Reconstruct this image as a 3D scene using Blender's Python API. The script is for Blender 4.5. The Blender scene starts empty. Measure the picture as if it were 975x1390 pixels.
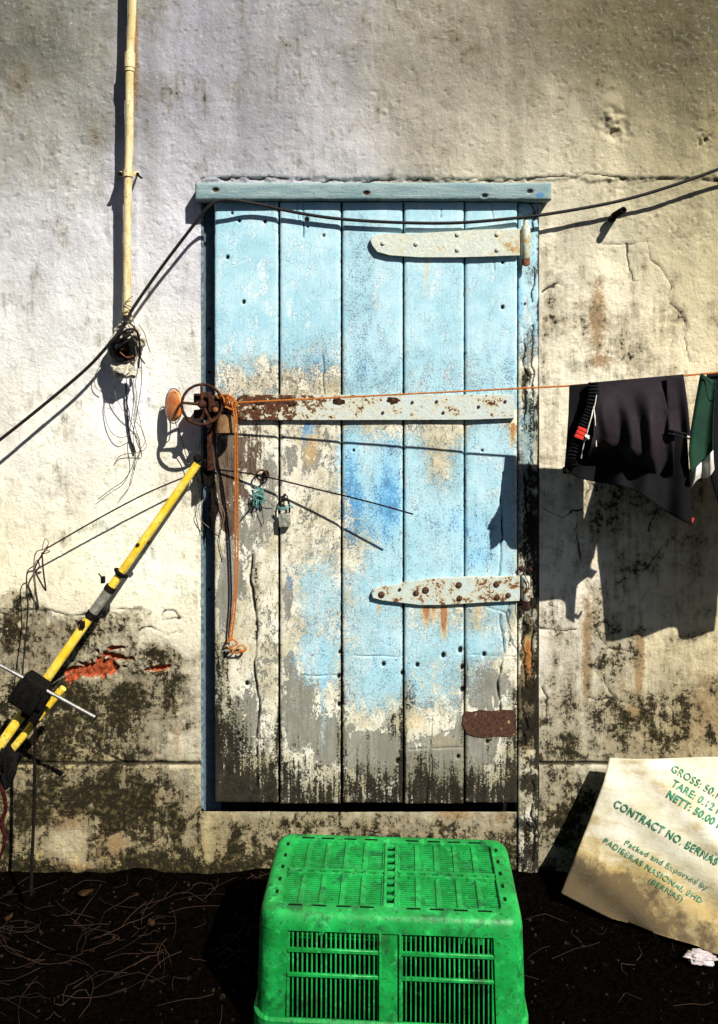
import bpy, bmesh, math, random
import numpy as np
from mathutils import Vector, Matrix

random.seed(7)
RNG = np.random.RandomState(11)
SC = bpy.context.scene
COL = SC.collection

# ------------------------------------------------------------------ survey of the place
S, F, D, CX, Y0, EYE = 430.0, 1118.0, 2.6, 487.5, 480.0, 1.65

def P(px, py, d=0.0):
    """point that stands d metres in front of the wall plane"""
    k = (D - d) / F
    return Vector(((px - CX) * k, -d, EYE - (py - Y0) * k))

# ------------------------------------------------------------------ noise tables (numpy)
_T = RNG.rand(8, 256, 256)

def vnoise(x, y, seed=0):
    t = _T[seed % 8]
    xi = np.floor(x).astype(int); yi = np.floor(y).astype(int)
    fx = x - xi; fy = y - yi
    fx = fx * fx * (3 - 2 * fx); fy = fy * fy * (3 - 2 * fy)
    a = t[xi & 255, yi & 255]; b = t[(xi + 1) & 255, yi & 255]
    c = t[xi & 255, (yi + 1) & 255]; e = t[(xi + 1) & 255, (yi + 1) & 255]
    return (a * (1 - fx) + b * fx) * (1 - fy) + (c * (1 - fx) + e * fx) * fy

def fbm(x, y, f, octv=4, seed=0, gain=0.5):
    s = 0; a = 1; tot = 0
    for o in range(octv):
        s = s + a * vnoise(x * f + 17.3 * o + seed * 31.7, y * f + 5.1 * o + seed * 11.9, seed + o)
        tot += a; a *= gain; f *= 2.03
    return s / tot          # 0..1, mean .5

def sstep(a, b, x):
    t = np.clip((x - a) / (b - a), 0, 1)
    return t * t * (3 - 2 * t)

def blobs(px, py, lst, pw=1.5):
    s = np.zeros_like(px)
    for cx, cy, rx, ry, a in lst:
        r2 = ((px - cx) / rx) ** 2 + ((py - cy) / ry) ** 2
        s += a * np.exp(-r2 ** pw)
    return s

def polydist(px, py, pts):
    d = np.full(px.shape, 1e9)
    for (x0, y0), (x1, y1) in zip(pts[:-1], pts[1:]):
        dx, dy = x1 - x0, y1 - y0
        t = np.clip(((px - x0) * dx + (py - y0) * dy) / (dx * dx + dy * dy), 0, 1)
        d = np.minimum(d, np.hypot(px - x0 - t * dx, py - y0 - t * dy))
    return d

def lin(c):
    return tuple(((v / 255) / 12.92 if v / 255 <= 0.04045 else ((v / 255 + 0.055) / 1.055) ** 2.4) for v in c)

# ------------------------------------------------------------------ material helper
class Mat:
    def __init__(s, name):
        s.m = bpy.data.materials.new(name); s.m.use_nodes = True
        s.nt = s.m.node_tree; s.N = s.nt.nodes; s.L = s.nt.links
        s.b = s.N['Principled BSDF']
        s._tc = None
    def lk(s, a, b): s.L.new(a, b)
    def put(s, sock, v):
        if hasattr(v, 'is_output'): s.lk(v, sock)
        elif isinstance(v, (tuple, list)) and sock.type == 'RGBA': sock.default_value = (*v[:3], 1)
        else: sock.default_value = v
    @property
    def tc(s):
        if s._tc is None: s._tc = s.N.new('ShaderNodeTexCoord').outputs['Object']
        return s._tc
    def scaled(s, sc, loc=(0, 0, 0), rot=(0, 0, 0)):
        n = s.N.new('ShaderNodeMapping'); s.lk(s.tc, n.inputs[0])
        n.inputs['Scale'].default_value = sc; n.inputs['Location'].default_value = loc
        n.inputs['Rotation'].default_value = rot
        return n.outputs[0]
    def noise(s, scale, detail=5, rough=.6, dist=0, vec=None, out='Fac'):
        n = s.N.new('ShaderNodeTexNoise'); s.lk(vec or s.tc, n.inputs['Vector'])
        n.inputs['Scale'].default_value = scale; n.inputs['Detail'].default_value = detail
        n.inputs['Roughness'].default_value = rough; n.inputs['Distortion'].default_value = dist
        return n.outputs[out]
    def voro(s, scale, feature='F1', vec=None, out='Distance', rand=1):
        n = s.N.new('ShaderNodeTexVoronoi'); n.feature = feature
        s.lk(vec or s.tc, n.inputs['Vector']); n.inputs['Scale'].default_value = scale
        n.inputs['Randomness'].default_value = rand
        return n.outputs[out]
    def wave(s, scale, vec=None, dist=2, det=3, dirn='X'):
        n = s.N.new('ShaderNodeTexWave'); s.lk(vec or s.tc, n.inputs['Vector'])
        n.bands_direction = dirn
        n.inputs['Scale'].default_value = scale; n.inputs['Distortion'].default_value = dist
        n.inputs['Detail'].default_value = det
        return n.outputs['Fac']
    def attr(s, name, out='Fac'):
        n = s.N.new('ShaderNodeAttribute'); n.attribute_name = name
        return n.outputs[out]
    def math(s, op, a, b=0.0, c=0.0, clamp=False):
        n = s.N.new('ShaderNodeMath'); n.operation = op; n.use_clamp = clamp
        for i, v in enumerate((a, b, c)): s.put(n.inputs[i], v)
        return n.outputs[0]
    def add(s, *a):
        r = a[0]
        for x in a[1:]: r = s.math('ADD', r, x)
        return r
    def mul(s, a, b): return s.math('MULTIPLY', a, b)
    def ss(s, x, lo, hi, o0=0., o1=1.):
        n = s.N.new('ShaderNodeMapRange'); n.interpolation_type = 'SMOOTHSTEP'
        s.put(n.inputs['Value'], x)
        n.inputs['From Min'].default_value = lo; n.inputs['From Max'].default_value = hi
        n.inputs['To Min'].default_value = o0; n.inputs['To Max'].default_value = o1
        return n.outputs[0]
    def mix(s, f, a, b, mode='MIX'):
        n = s.N.new('ShaderNodeMix'); n.data_type = 'RGBA'; n.blend_type = mode
        s.put(n.inputs[0], f); s.put(n.inputs[6], a); s.put(n.inputs[7], b)
        return n.outputs[2]
    def sep(s):
        n = s.N.new('ShaderNodeSeparateXYZ'); s.lk(s.tc, n.inputs[0])
        return n.outputs
    def done(s, color, rough=.8, h=None, dist=1.0, strength=1.0, metal=0., spec=.3, **kw):
        s.put(s.b.inputs['Base Color'], color); s.put(s.b.inputs['Roughness'], rough)
        s.put(s.b.inputs['Metallic'], metal); s.put(s.b.inputs['Specular IOR Level'], spec)
        for k, v in kw.items(): s.put(s.b.inputs[k.replace('_', ' ')], v)
        if h is not None:
            n = s.N.new('ShaderNodeBump'); n.inputs['Strength'].default_value = strength
            n.inputs['Distance'].default_value = dist
            s.lk(h, n.inputs['Height']); s.lk(n.outputs[0], s.b.inputs['Normal'])
        return s.m

def speck_mat(name, c1, c2, scale=60, rough=.6, metal=0., bump=.0006, lo=.4, hi=.62, spec=.35, fine=None, **kw):
    m = Mat(name); n = m.noise(scale, 6, .65)
    f = m.noise(scale * 5, 4, .6)
    c = m.mix(m.ss(n, lo, hi), c1, c2)
    c = m.mix(m.ss(f, .35, .75, 0, .45), c, tuple(x * .45 for x in (fine or c1)))
    return m.done(c, rough, m.add(n, m.mul(f, .4)), bump, metal=metal, spec=spec, **kw)

# ------------------------------------------------------------------ object helpers
def raw(name, V, faces, mat, parent=None, smooth=True, attrs=None, colattr=None):
    me = bpy.data.meshes.new(name)
    V = np.asarray(V, dtype=np.float64)
    if parent is not None:
        w = Vector(parent.get('_base', (0, 0, 0)))
        V = V - np.array(w)
    if isinstance(faces, np.ndarray):
        n = len(faces)
        me.vertices.add(len(V)); me.vertices.foreach_set('co', V.astype(np.float32).ravel())
        me.loops.add(n * 4); me.loops.foreach_set('vertex_index', faces.astype(np.int32).ravel())
        me.polygons.add(n)
        me.polygons.foreach_set('loop_start', np.arange(0, n * 4, 4, dtype=np.int32))
        me.update(calc_edges=True); me.validate()
    else:
        me.from_pydata([tuple(v) for v in V], [], faces); me.update()
    me.polygons.foreach_set('use_smooth', np.full(len(me.polygons), smooth))
    for k, a in (attrs or {}).items():
        me.attributes.new(k, 'FLOAT', 'POINT').data.foreach_set('value', np.asarray(a, dtype=np.float32).ravel())
    if colattr is not None:
        c = np.ones((len(V), 4), dtype=np.float32); c[:, :3] = colattr
        me.attributes.new('base', 'FLOAT_COLOR', 'POINT').data.foreach_set('color', c.ravel())
    me.materials.append(mat)
    o = bpy.data.objects.new(name, me); COL.objects.link(o)
    if parent is not None:
        o.parent = parent; o['_base'] = list(parent.get('_base', (0, 0, 0)))
    return o

def obj(name, bm, mat, parent=None, smooth=False, autosm=True):
    bmesh.ops.recalc_face_normals(bm, faces=bm.faces[:])
    me = bpy.data.meshes.new(name)
    if parent is not None:
        bmesh.ops.translate(bm, vec=-Vector(parent.get('_base', (0, 0, 0))), verts=bm.verts[:])
    if autosm:
        for f in bm.faces: f.smooth = True
        for e in bm.edges:
            if len(e.link_faces) == 2 and e.calc_face_angle(0) > math.radians(38): e.smooth = False
    bm.to_mesh(me); bm.free()
    if isinstance(mat, (list, tuple)):
        for x in mat: me.materials.append(x)
    else: me.materials.append(mat)
    o = bpy.data.objects.new(name, me); COL.objects.link(o)
    if parent is not None:
        o.parent = parent; o['_base'] = list(parent.get('_base', (0, 0, 0)))
    return o

def tag(o, label, cat, group=None, kind=None):
    o['label'] = label; o['category'] = cat
    if group: o['group'] = group
    o['kind'] = kind or 'thing'
    return o

def thing(name, label, cat, loc=(0, 0, 0), group=None):
    o = bpy.data.objects.new(name, None); COL.objects.link(o)
    o.location = loc; o['_base'] = list(loc); o.empty_display_size = .05
    return tag(o, label, cat, group)

def B(): return bmesh.new()

def box(bm, c, size, rot=None, bev=0.0, seg=2):
    m = Matrix.Translation(Vector(c)) @ (rot.to_4x4() if rot else Matrix()) @ Matrix.Diagonal((*size, 1))
    r = bmesh.ops.create_cube(bm, size=1.0, matrix=m)
    if bev:
        ed = list({e for v in r['verts'] for e in v.link_edges})
        bmesh.ops.bevel(bm, geom=ed, offset=bev, segments=seg, affect='EDGES', profile=.5)
    return r

def catmull(pts, n=6):
    pts = [Vector(p) for p in pts]
    if len(pts) < 3: return pts
    out = []
    q = [pts[0] * 2 - pts[1]] + pts + [pts[-1] * 2 - pts[-2]]
    for i in range(1, len(q) - 2):
        a, b, c, d = q[i - 1:i + 3]
        for k in range(n):
            t = k / n
            out.append(.5 * ((2 * b) + (c - a) * t + (2 * a - 5 * b + 4 * c - d) * t * t + (3 * b - a - 3 * c + d) * t ** 3))
    out.append(pts[-1])
    return out

def tube(bm, pts, r, seg=8, closed=False, sm=0, caps=True, wob=0.0):
    pts = catmull(pts, sm) if sm else [Vector(p) for p in pts]
    n = len(pts)
    rs = r if isinstance(r, (list, tuple)) else None
    def rad(i):
        if rs is None: return r
        t = i / max(1, n - 1) * (len(rs) - 1); k = min(int(t), len(rs) - 2); f = t - k
        return rs[k] * (1 - f) + rs[k + 1] * f
    rings = []; nv = None
    for i in range(n):
        if closed: t = pts[(i + 1) % n] - pts[i - 1]
        else: t = pts[min(i + 1, n - 1)] - pts[max(i - 1, 0)]
        t.normalize()
        if nv is None:
            nv = t.orthogonal().normalized()
        else:
            nv = (nv - t * nv.dot(t))
            nv = nv.normalized() if nv.length > 1e-6 else t.orthogonal().normalized()
        bn = t.cross(nv)
        rr = rad(i) * (1 + (random.uniform(-wob, wob) if wob else 0))
        rings.append([bm.verts.new(pts[i] + (nv * math.cos(2 * math.pi * k / seg) + bn * math.sin(2 * math.pi * k / seg)) * rr) for k in range(seg)])
    m = n if closed else n - 1
    for i in range(m):
        a, b = rings[i], rings[(i + 1) % n]
        for k in range(seg):
            bm.faces.new((a[k], a[(k + 1) % seg], b[(k + 1) % seg], b[k]))
    if not closed and caps:
        bm.faces.new(rings[0][::-1]); bm.faces.new(rings[-1])
    return bm

def ring(bm, c, axis, R, r, n=40, seg=10, ov=1.0):
    axis = Vector(axis).normalized()
    a = axis.orthogonal().normalized()
    # keep 'a' as level as possible so an oval is predictable
    a = Vector((0, 0, 1)) - axis * axis.z
    a = a.normalized() if a.length > 1e-4 else Vector((1, 0, 0))
    b = axis.cross(a)
    tube(bm, [Vector(c) + (a * math.cos(2 * math.pi * k / n) + b * math.sin(2 * math.pi * k / n) * ov) * R for k in range(n)], r, seg, closed=True)

def lathe(bm, c, axis, prof, seg=24, capa=True, capb=True):
    """prof: (distance along axis, radius)"""
    axis = Vector(axis).normalized(); a = axis.orthogonal().normalized(); b = axis.cross(a)
    rg = [[bm.verts.new(Vector(c) + axis * h + (a * math.cos(2 * math.pi * k / seg) + b * math.sin(2 * math.pi * k / seg)) * r) for k in range(seg)] for h, r in prof]
    for p, q in zip(rg[:-1], rg[1:]):
        for k in range(seg): bm.faces.new((p[k], p[(k + 1) % seg], q[(k + 1) % seg], q[k]))
    if capa: bm.faces.new(rg[0][::-1])
    if capb: bm.faces.new(rg[-1])

def lump(bm, c, r, seed=0, rough=.3, sub=3, sc=(1, 1, 1)):
    ret = bmesh.ops.create_icosphere(bm, subdivisions=sub, radius=1.0)
    rnd = random.Random(seed); off = [rnd.uniform(0, 60) for _ in range(3)]
    from mathutils import noise as mn
    for v in ret['verts']:
        p = v.co.copy()
        k = 1 + rough * (mn.noise(p * 1.4 + Vector(off)) + .6 * mn.noise(p * 3.3 + Vector(off)) + .3 * mn.noise(p * 7 + Vector(off)))
        v.co = Vector(c) + Vector((p.x * sc[0], p.y * sc[1], p.z * sc[2])) * (r * k)

def prism(bm, poly, d0, d1, bev=0):
    """outline in survey px, from depth d0 to d1"""
    a = [bm.verts.new(P(x, y, d1)) for x, y in poly]
    s = []
    for x, y in poly:
        q = P(x, y, d1); s.append(bm.verts.new((q.x, -d0, q.z)))
    n = len(poly); bm.faces.new(a); bm.faces.new(s[::-1])
    for i in range(n): bm.faces.new((a[i], s[i], s[(i + 1) % n], a[(i + 1) % n]))
    if bev:
        ed = [e for e in bm.edges if e.verts[0] in a and e.verts[1] in a]
        bmesh.ops.bevel(bm, geom=ed, offset=bev, segments=2, affect='EDGES')

def gridfaces(nx, nz, keep=None):
    i, j = np.meshgrid(np.arange(nx - 1), np.arange(nz - 1), indexing='ij')
    a = (i * nz + j)
    f = np.stack([a, a + nz, a + nz + 1, a + 1], -1)
    if keep is not None: f = f[keep]
    return f.reshape(-1, 4)

# =================================================================== WORLD / SUN / CAMERA
sunv = Vector((.78, -1.0, 1.2)).normalized()
w = bpy.data.worlds.new('World'); SC.world = w; w.use_nodes = True
nt = w.node_tree; sky = nt.nodes.new('ShaderNodeTexSky'); sky.sky_type = 'NISHITA'
sky.sun_disc = False; sky.sun_elevation = math.asin(sunv.z)
sky.sun_rotation = math.atan2(sunv.x, sunv.y); sky.dust_density = .5; sky.air_density = .25; sky.ozone_density = 1.0
nt.links.new(sky.outputs[0], nt.nodes['Background'].inputs[0])
nt.nodes['Background'].inputs[1].default_value = 0.05

sl = bpy.data.lights.new('sun', 'SUN'); sl.energy = 5.0; sl.angle = math.radians(.5); sl.color = (1, .972, .915)
so = bpy.data.objects.new('sun', sl); COL.objects.link(so); so.location = (3, -4, 5)
so.rotation_euler = sunv.to_track_quat('Z', 'Y').to_euler()

cd = bpy.data.cameras.new('camera'); co = bpy.data.objects.new('camera', cd); COL.objects.link(co)
co.location = (0, -D, EYE); co.rotation_euler = (math.pi / 2, 0, 0)
cd.sensor_fit = 'VERTICAL'; cd.sensor_height = 36; cd.sensor_width = 36
cd.lens = 36 * F / 1390; cd.shift_y = -(695 - Y0) / 1390
cd.clip_start = .02; cd.clip_end = 500
SC.camera = co
vs = SC.view_settings; vs.view_transform = 'Standard'; vs.look = 'None'; vs.gamma = 1; vs.exposure = .72
vs.use_curve_mapping = False

# =================================================================== GROUND
gm = Mat('dark_soil')
n1 = gm.noise(9, 7, .65); n2 = gm.noise(70, 6, .7); n3 = gm.voro(150)
c = gm.mix(gm.ss(n2, .38, .7), (.0009, .0007, .0005), (.0034, .0022, .0014))
c = gm.mix(gm.ss(n1, .45, .7, 0, .6), c, (.0018, .0013, .001))
c = gm.mix(gm.mul(gm.ss(n3, .12, .0), gm.ss(n2, .5, .6)), c, (.045, .026, .014))
MG = gm.done(c, 1.0, gm.add(gm.mul(n2, .7), n1, gm.mul(n3, -.4)), .012, spec=.0)
gx = np.concatenate([np.linspace(-80, -3, 14), np.linspace(-2.6, 2.6, 261), np.linspace(3, 80, 14)])
gy = np.concatenate([np.linspace(-80, -4, 14), np.linspace(-3, .5, 176), np.linspace(1, 30, 6)])
X, Y = np.meshgrid(gx, gy, indexing='ij')
Z = (fbm(X, Y, 3, 5, 2) - .5) * .03 + (fbm(X, Y, 30, 3, 4) - .5) * .012
Z += .03 * np.exp(-((Y + .0) / .12) ** 2) * (.4 + fbm(X, Y, 8, 3, 5))   # debris swept against the wall
Z -= .012
Z *= np.exp(-(np.hypot(X, Y) / 8) ** 2)
g = raw('ground', np.stack([X, Y, Z], -1).reshape(-1, 3), gridfaces(len(gx), len(gy)), MG)
g['kind'] = 'structure'
def gz(x, y):
    a = np.array([x]); b = np.array([y])
    return float((fbm(a, b, 3, 5, 2) - .5) * .03 + (fbm(a, b, 30, 3, 4) - .5) * .012 + .03 * np.exp(-(b / .12) ** 2) * (.4 + fbm(a, b, 8, 3, 5)) - .012)

# =================================================================== WALL
HX0, HX1, HY0, HY1 = 273, 732, 252, 1101          # the door hole, survey px
def wx(px): return (px - CX) / S
def wz(py): return EYE - (py - Y0) / S
st = .004
xs = np.concatenate([np.linspace(-6, -1.32, 24), np.arange(-1.3, 1.3, st), np.linspace(1.32, 6, 24)])
zs = np.concatenate([np.linspace(-.15, -.03, 4), np.arange(-.02, 2.86, st), np.linspace(2.9, 4.6, 14)])
def snap(a, v): a[np.argmin(abs(a - v))] = v
for v in (HX0, HX1): snap(xs, wx(v))
for v in (HY0, HY1): snap(zs, wz(v))
X, Z = np.meshgrid(xs, zs, indexing='ij')
px = X * S + CX; py = Y0 - (Z - EYE) * S
wob = (fbm(px, py, 1 / 40, 4, 1) - .5)
wob2 = (fbm(px, py, 1 / 12, 3, 2) - .5)
# broad colour of the old limewash, with a vignette painted into top and corners
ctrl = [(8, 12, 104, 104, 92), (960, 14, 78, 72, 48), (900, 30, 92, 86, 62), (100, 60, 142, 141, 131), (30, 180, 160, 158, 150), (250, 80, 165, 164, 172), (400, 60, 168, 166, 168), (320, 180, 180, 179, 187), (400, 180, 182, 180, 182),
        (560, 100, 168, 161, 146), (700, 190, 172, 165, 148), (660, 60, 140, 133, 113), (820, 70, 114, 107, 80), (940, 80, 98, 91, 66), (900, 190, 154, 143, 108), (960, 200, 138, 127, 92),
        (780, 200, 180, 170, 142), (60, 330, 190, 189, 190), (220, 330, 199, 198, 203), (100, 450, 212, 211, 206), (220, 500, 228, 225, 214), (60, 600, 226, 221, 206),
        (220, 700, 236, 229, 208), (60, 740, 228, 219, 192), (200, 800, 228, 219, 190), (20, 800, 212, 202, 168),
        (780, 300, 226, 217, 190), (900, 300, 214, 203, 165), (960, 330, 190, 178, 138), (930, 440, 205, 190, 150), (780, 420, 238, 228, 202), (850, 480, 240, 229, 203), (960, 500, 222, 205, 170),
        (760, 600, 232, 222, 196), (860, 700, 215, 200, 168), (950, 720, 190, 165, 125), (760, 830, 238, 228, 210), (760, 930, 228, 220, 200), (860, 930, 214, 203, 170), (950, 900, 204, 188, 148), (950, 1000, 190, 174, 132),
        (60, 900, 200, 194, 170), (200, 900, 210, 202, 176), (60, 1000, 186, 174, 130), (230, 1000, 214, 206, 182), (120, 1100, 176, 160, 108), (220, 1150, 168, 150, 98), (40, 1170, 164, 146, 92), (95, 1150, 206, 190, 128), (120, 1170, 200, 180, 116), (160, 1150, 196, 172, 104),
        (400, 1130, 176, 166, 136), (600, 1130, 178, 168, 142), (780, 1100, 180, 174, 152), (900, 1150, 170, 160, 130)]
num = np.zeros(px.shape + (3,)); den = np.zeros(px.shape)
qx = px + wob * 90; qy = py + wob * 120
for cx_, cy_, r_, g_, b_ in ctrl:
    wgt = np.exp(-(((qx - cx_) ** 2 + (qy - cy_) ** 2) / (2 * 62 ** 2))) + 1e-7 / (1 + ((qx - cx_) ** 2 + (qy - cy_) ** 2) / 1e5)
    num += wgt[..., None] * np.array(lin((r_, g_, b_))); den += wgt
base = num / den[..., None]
# vertical run-off washes under the coping
runs = (fbm(px, py * .03, 1 / 26, 3, 3) - .5)
base *= (1 + .55 * runs * sstep(560, 160, py))[..., None]
base *= (1 + .75 * (fbm(px, py, 1 / 120, 5, 5) - .5) + .30 * (fbm(px * 1.3, py * .5, 1 / 40, 4, 2) - .5))[..., None]
base *= (1 - .25 * sstep(470, 60, py))[..., None]  # upper wall darkened further, vignette painted into the colour
base = np.clip(base, 0.02, .84)

left = sstep(300, 250, px); right = sstep(690, 750, px)
grime = np.zeros_like(px)
line = 832 + wob * 60 - 20 * np.exp(-((px - 30) / 50) ** 2) + 50 * sstep(180, 260, px)
grime += left * sstep(-8, 14, py - line) * .42
grime += blobs(px, py, [(180, 965, 75, 50, .34), (110, 955, 50, 40, .28), (250, 890, 30, 30, .1), (30, 850, 50, 22, .22), (100, 860, 40, 25, .16), (40, 960, 50, 60, .2),
                        (150, 1085, 120, 42, .40), (60, 1090, 60, 40, .30), (200, 1140, 60, 40, .36), (60, 1010, 60, 26, .25), (90, 1140, 30, 34, -.42), (115, 1175, 34, 12, -.5), (45, 1080, 18, 30, -.2), (245, 1010, 26, 40, -.42), (215, 975, 14, 40, -.25), (245, 850, 40, 26, -.25),
                        (255, 1070, 24, 26, -.3), (95, 1060, 16, 10, -.3), (160, 1150, 14, 22, -.35), (285, 1140, 10, 40, -.35), (225, 865, 34, 16, -.2),
                        (780, 1110, 60, 55, .62), (765, 1020, 24, 28, .35), (740, 1000, 12, 60, .2), (860, 900, 40, 60, .24), (950, 960, 60, 60, .36), (900, 990, 50, 40, .34), (840, 990, 40, 40, .3),
                        (850, 700, 60, 110, .24), (760, 700, 40, 50, .18), (810, 440, 30, 40, .2), (745, 430, 16, 60, .22), (860, 440, 14, 70, .22), (915, 425, 26, 22, .22), (780, 490, 30, 20, .18), (745, 600, 16, 60, .1),
                        (930, 640, 40, 110, .14), (800, 880, 40, 60, .18), (850, 720, 110, 200, .10), (770, 960, 60, 50, .14), (830, 1010, 90, 20, .2), (790, 400, 70, 60, .08), (870, 480, 60, 60, .08)])
grime += .20 * right * sstep(310, 430, py)
grime += .74 * sstep(1092, 1112, py) * sstep(265, 300, px) * sstep(742, 705, px) * (1 - .5 * np.exp(-((py - 1108) / 12) ** 2))
grime += sstep(1150, 1194, py) * .75
grime += .08 * sstep(120, 0, py) * sstep(500, 900, px)  # top right corner: vignette darkening painted in through the grime mask
grime += blobs(px, py, [(400, 90, 60, 40, .05), (55, 120, 40, 90, .06), (220, 40, 16, 20, .07), (100, 455, 18, 12, .12)])
grime *= 1 - .42 * right * sstep(960, 860, py)
cap = np.where(px < 300, .80, .40)
grime = np.where(grime > .38, .38 + (grime - .38) * cap, grime)
warm = blobs(px, py, [(812, 430, 13, 62, .7), (780, 450, 26, 50, .25), (740, 430, 10, 40, .4), (796, 905, 8, 62, .8), (800, 830, 14, 40, .5), (868, 905, 7, 50, .8), (862, 970, 14, 12, 1.0), (868, 870, 10, 30, .4), (820, 490, 24, 10, .5),
                      (950, 980, 50, 40, .6), (960, 920, 26, 40, .4), (940, 700, 30, 120, .35), (845, 935, 24, 40, .35), (195, 1080, 28, 14, .7), (150, 1150, 20, 30, .6), (90, 1110, 30, 14, .5), (240, 1000, 8, 40, .5), (620, 1105, 34, 10, .7), (680, 1108, 14, 12, .6),
                      (85, 1180, 40, 8, .8), (185, 60, 3, 60, .9), (186, 130, 3, 60, .5), (70, 850, 12, 8, .5)])
warm += .28 * left * sstep(1030, 1120, py)
# paint that has come off (under-plaster shows) and the exposed brick
chip = -.5 + left * sstep(-4, 6, py - line) * .45 + left * .14 * sstep(1030, 1050, py)
chip += blobs(px, py, [(170, 965, 90, 50, .35), (60, 880, 60, 40, .25), (250, 1000, 30, 40, -.3), (240, 855, 40, 22, -.35), (60, 835, 60, 10, .2), (150, 1100, 120, 50, .25), (800, 900, 26, 80, .3), (860, 420, 40, 70, .25), (915, 430, 26, 22, .35),
                       (790, 450, 50, 60, .28), (820, 640, 60, 120, .25), (780, 1110, 50, 60, .35), (910, 960, 60, 60, .22), (500, 1140, 200, 40, .4)])
def rell(cx, cy, rx, ry, ang):
    a = math.radians(ang); dx = px - cx; dy = py - cy
    u = dx * math.cos(a) + dy * math.sin(a); v = -dx * math.sin(a) + dy * math.cos(a)
    return 1 - np.hypot(u / rx, v / ry)
brick = np.maximum.reduce([rell(136, 908, 52, 14, -9), rell(163, 893, 28, 7, 8), rell(214, 908, 20, 5, -8), rell(160, 880, 14, 4.5, -10), rell(108, 912, 26, 9, -4), rell(276, 825, 4, 30, 0)])
brick = brick + wob2 * 1.2 + wob * 1.2 + (fbm(px, py, 1 / 4, 2, 3) - .5) * .5
# cracks
cr = [[(275, 244), (330, 241), (400, 243), (470, 246), (560, 243), (640, 247), (700, 246), (742, 242), (800, 238), (860, 243), (905, 241), (976, 245)],
      [(818, 330), (840, 329), (880, 326), (884, 352), (900, 365), (912, 388), (908, 408), (925, 425), (933, 438)], [(850, 328), (853, 350), (858, 378), (868, 380)],
      [(933, 438), (930, 460), (936, 490)], [(728, 850), (748, 852), (760, 857), (784, 856)], [(806, 850), (818, 870), (826, 878), (842, 881), (862, 884)],
      [(820, 920), (828, 940), (840, 952), (862, 960), (872, 961)], [(800, 948), (815, 950), (830, 946)], [(738, 935), (745, 948), (736, 985)],
      [(130, 1010), (140, 1022), (158, 1032), (172, 1038)], [(150, 1005), (160, 1018), (172, 1036)], [(275, 1092), (240, 1128), (205, 1145)], [(200, 1150), (170, 1130), (120, 1145)],
      [(0, 832), (30, 827), (60, 829), (95, 838), (130, 832), (170, 826)], [(190, 855), (205, 850), (230, 862), (245, 855)], [(220, 835), (226, 828), (240, 830), (244, 838), (230, 843), (221, 842), (220, 835)],
      [(735, 690), (760, 700), (790, 690)], [(900, 560), (905, 620), (895, 680), (880, 720)], [(834, 790), (870, 780), (900, 740)], [(790, 620), (800, 660), (780, 720), (790, 770)],
      [(400, 1100), (398, 1120), (404, 1140)], [(370, 1100), (362, 1125)], [(620, 1105), (600, 1140)], [(735, 395), (760, 386), (775, 390)]]
crack = np.zeros_like(px)
for k, l in enumerate(cr):
    jx = px + wob2 * 9; jy = py + wob2 * 9 + (wob * 6)
    crack = np.maximum(crack, np.exp(-(polydist(jx, jy, l) / (2.0 if k == 0 else 1.5)) ** 2) * (.35 + 1.1 * fbm(px, py, 1 / 22, 2, k)))
groove = np.exp(-((py - 1037 - wob * 3) / 2.6) ** 2) * ((px < 274) | (px > 730))
# relief
d = (fbm(px, py, 1 / 170, 4, 6) - .5) * .024 + (fbm(px, py, 1 / 46, 4, 7) - .5) * .0055 + (fbm(px * 1.2 + py * .35, py * .8 - px * .3, 1 / 21, 4, 1) - .5) * .0042 * sstep(900, 700, py) + (fbm(px * .8 + py * .5, py * .8 - px * .5, 1 / 12, 3, 3) - .5) * .0026
pim = fbm(px, py, 1 / 5.5, 2, 6)
d += .0022 * sstep(.70, .86, pim) * (.3 + sstep(.45, .6, fbm(px, py, 1 / 70, 3, 2))) - .0024 * sstep(.28, .16, pim)
d *= 1 - .4 * sstep(300, 420, py)
upper = sstep(3, -3, py - 243 - wob2 * 10 - wob * 6) * (sstep(262, 285, px))
d += upper * .007
d += .004 * sstep(1034, 1042, py)                                     # plinth course a touch proud
d -= sstep(-.1, .05, chip + wob * .9 + wob2 * .5) * .0028
d -= sstep(-.08, .16, brick) * .016 * (.7 + .6 * fbm(px, py, 1 / 10, 3, 2))
d -= crack * .0035 + groove * .009
d -= .003 * sstep(.4, .9, grime) * (fbm(px, py, 1 / 6, 2, 5))
pit = lambda cx_, cy_, r: np.exp(-(np.hypot(px - cx_, py - cy_) / r) ** 4)
d -= pit(834, 168, 23) * (.002 + .026 * (fbm(px, py, 1 / 9, 3, 1) - .38)) - pit(826, 150, 20) * .006
d -= pit(955, 193, 12) * .03 * np.clip(fbm(px, py, 1 / 4, 2, 4) - .45, 0, 1)
d -= pit(836, 183, 7) * .012
d += pit(172, 470, 20) * .01
d += np.exp(-((px - 186) / 4) ** 2) * sstep(420, 300, py) * .002
edge = np.minimum(np.minimum(abs(px - HX0), abs(px - HX1)), 30)
Yw = -d
keep = ~((px[:-1, :-1] >= HX0 - .5) & (px[1:, :-1] <= HX1 + .5) & (py[:-1, 1:] >= HY0 - .5) & (py[:-1, :-1] <= HY1 + .5))

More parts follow.
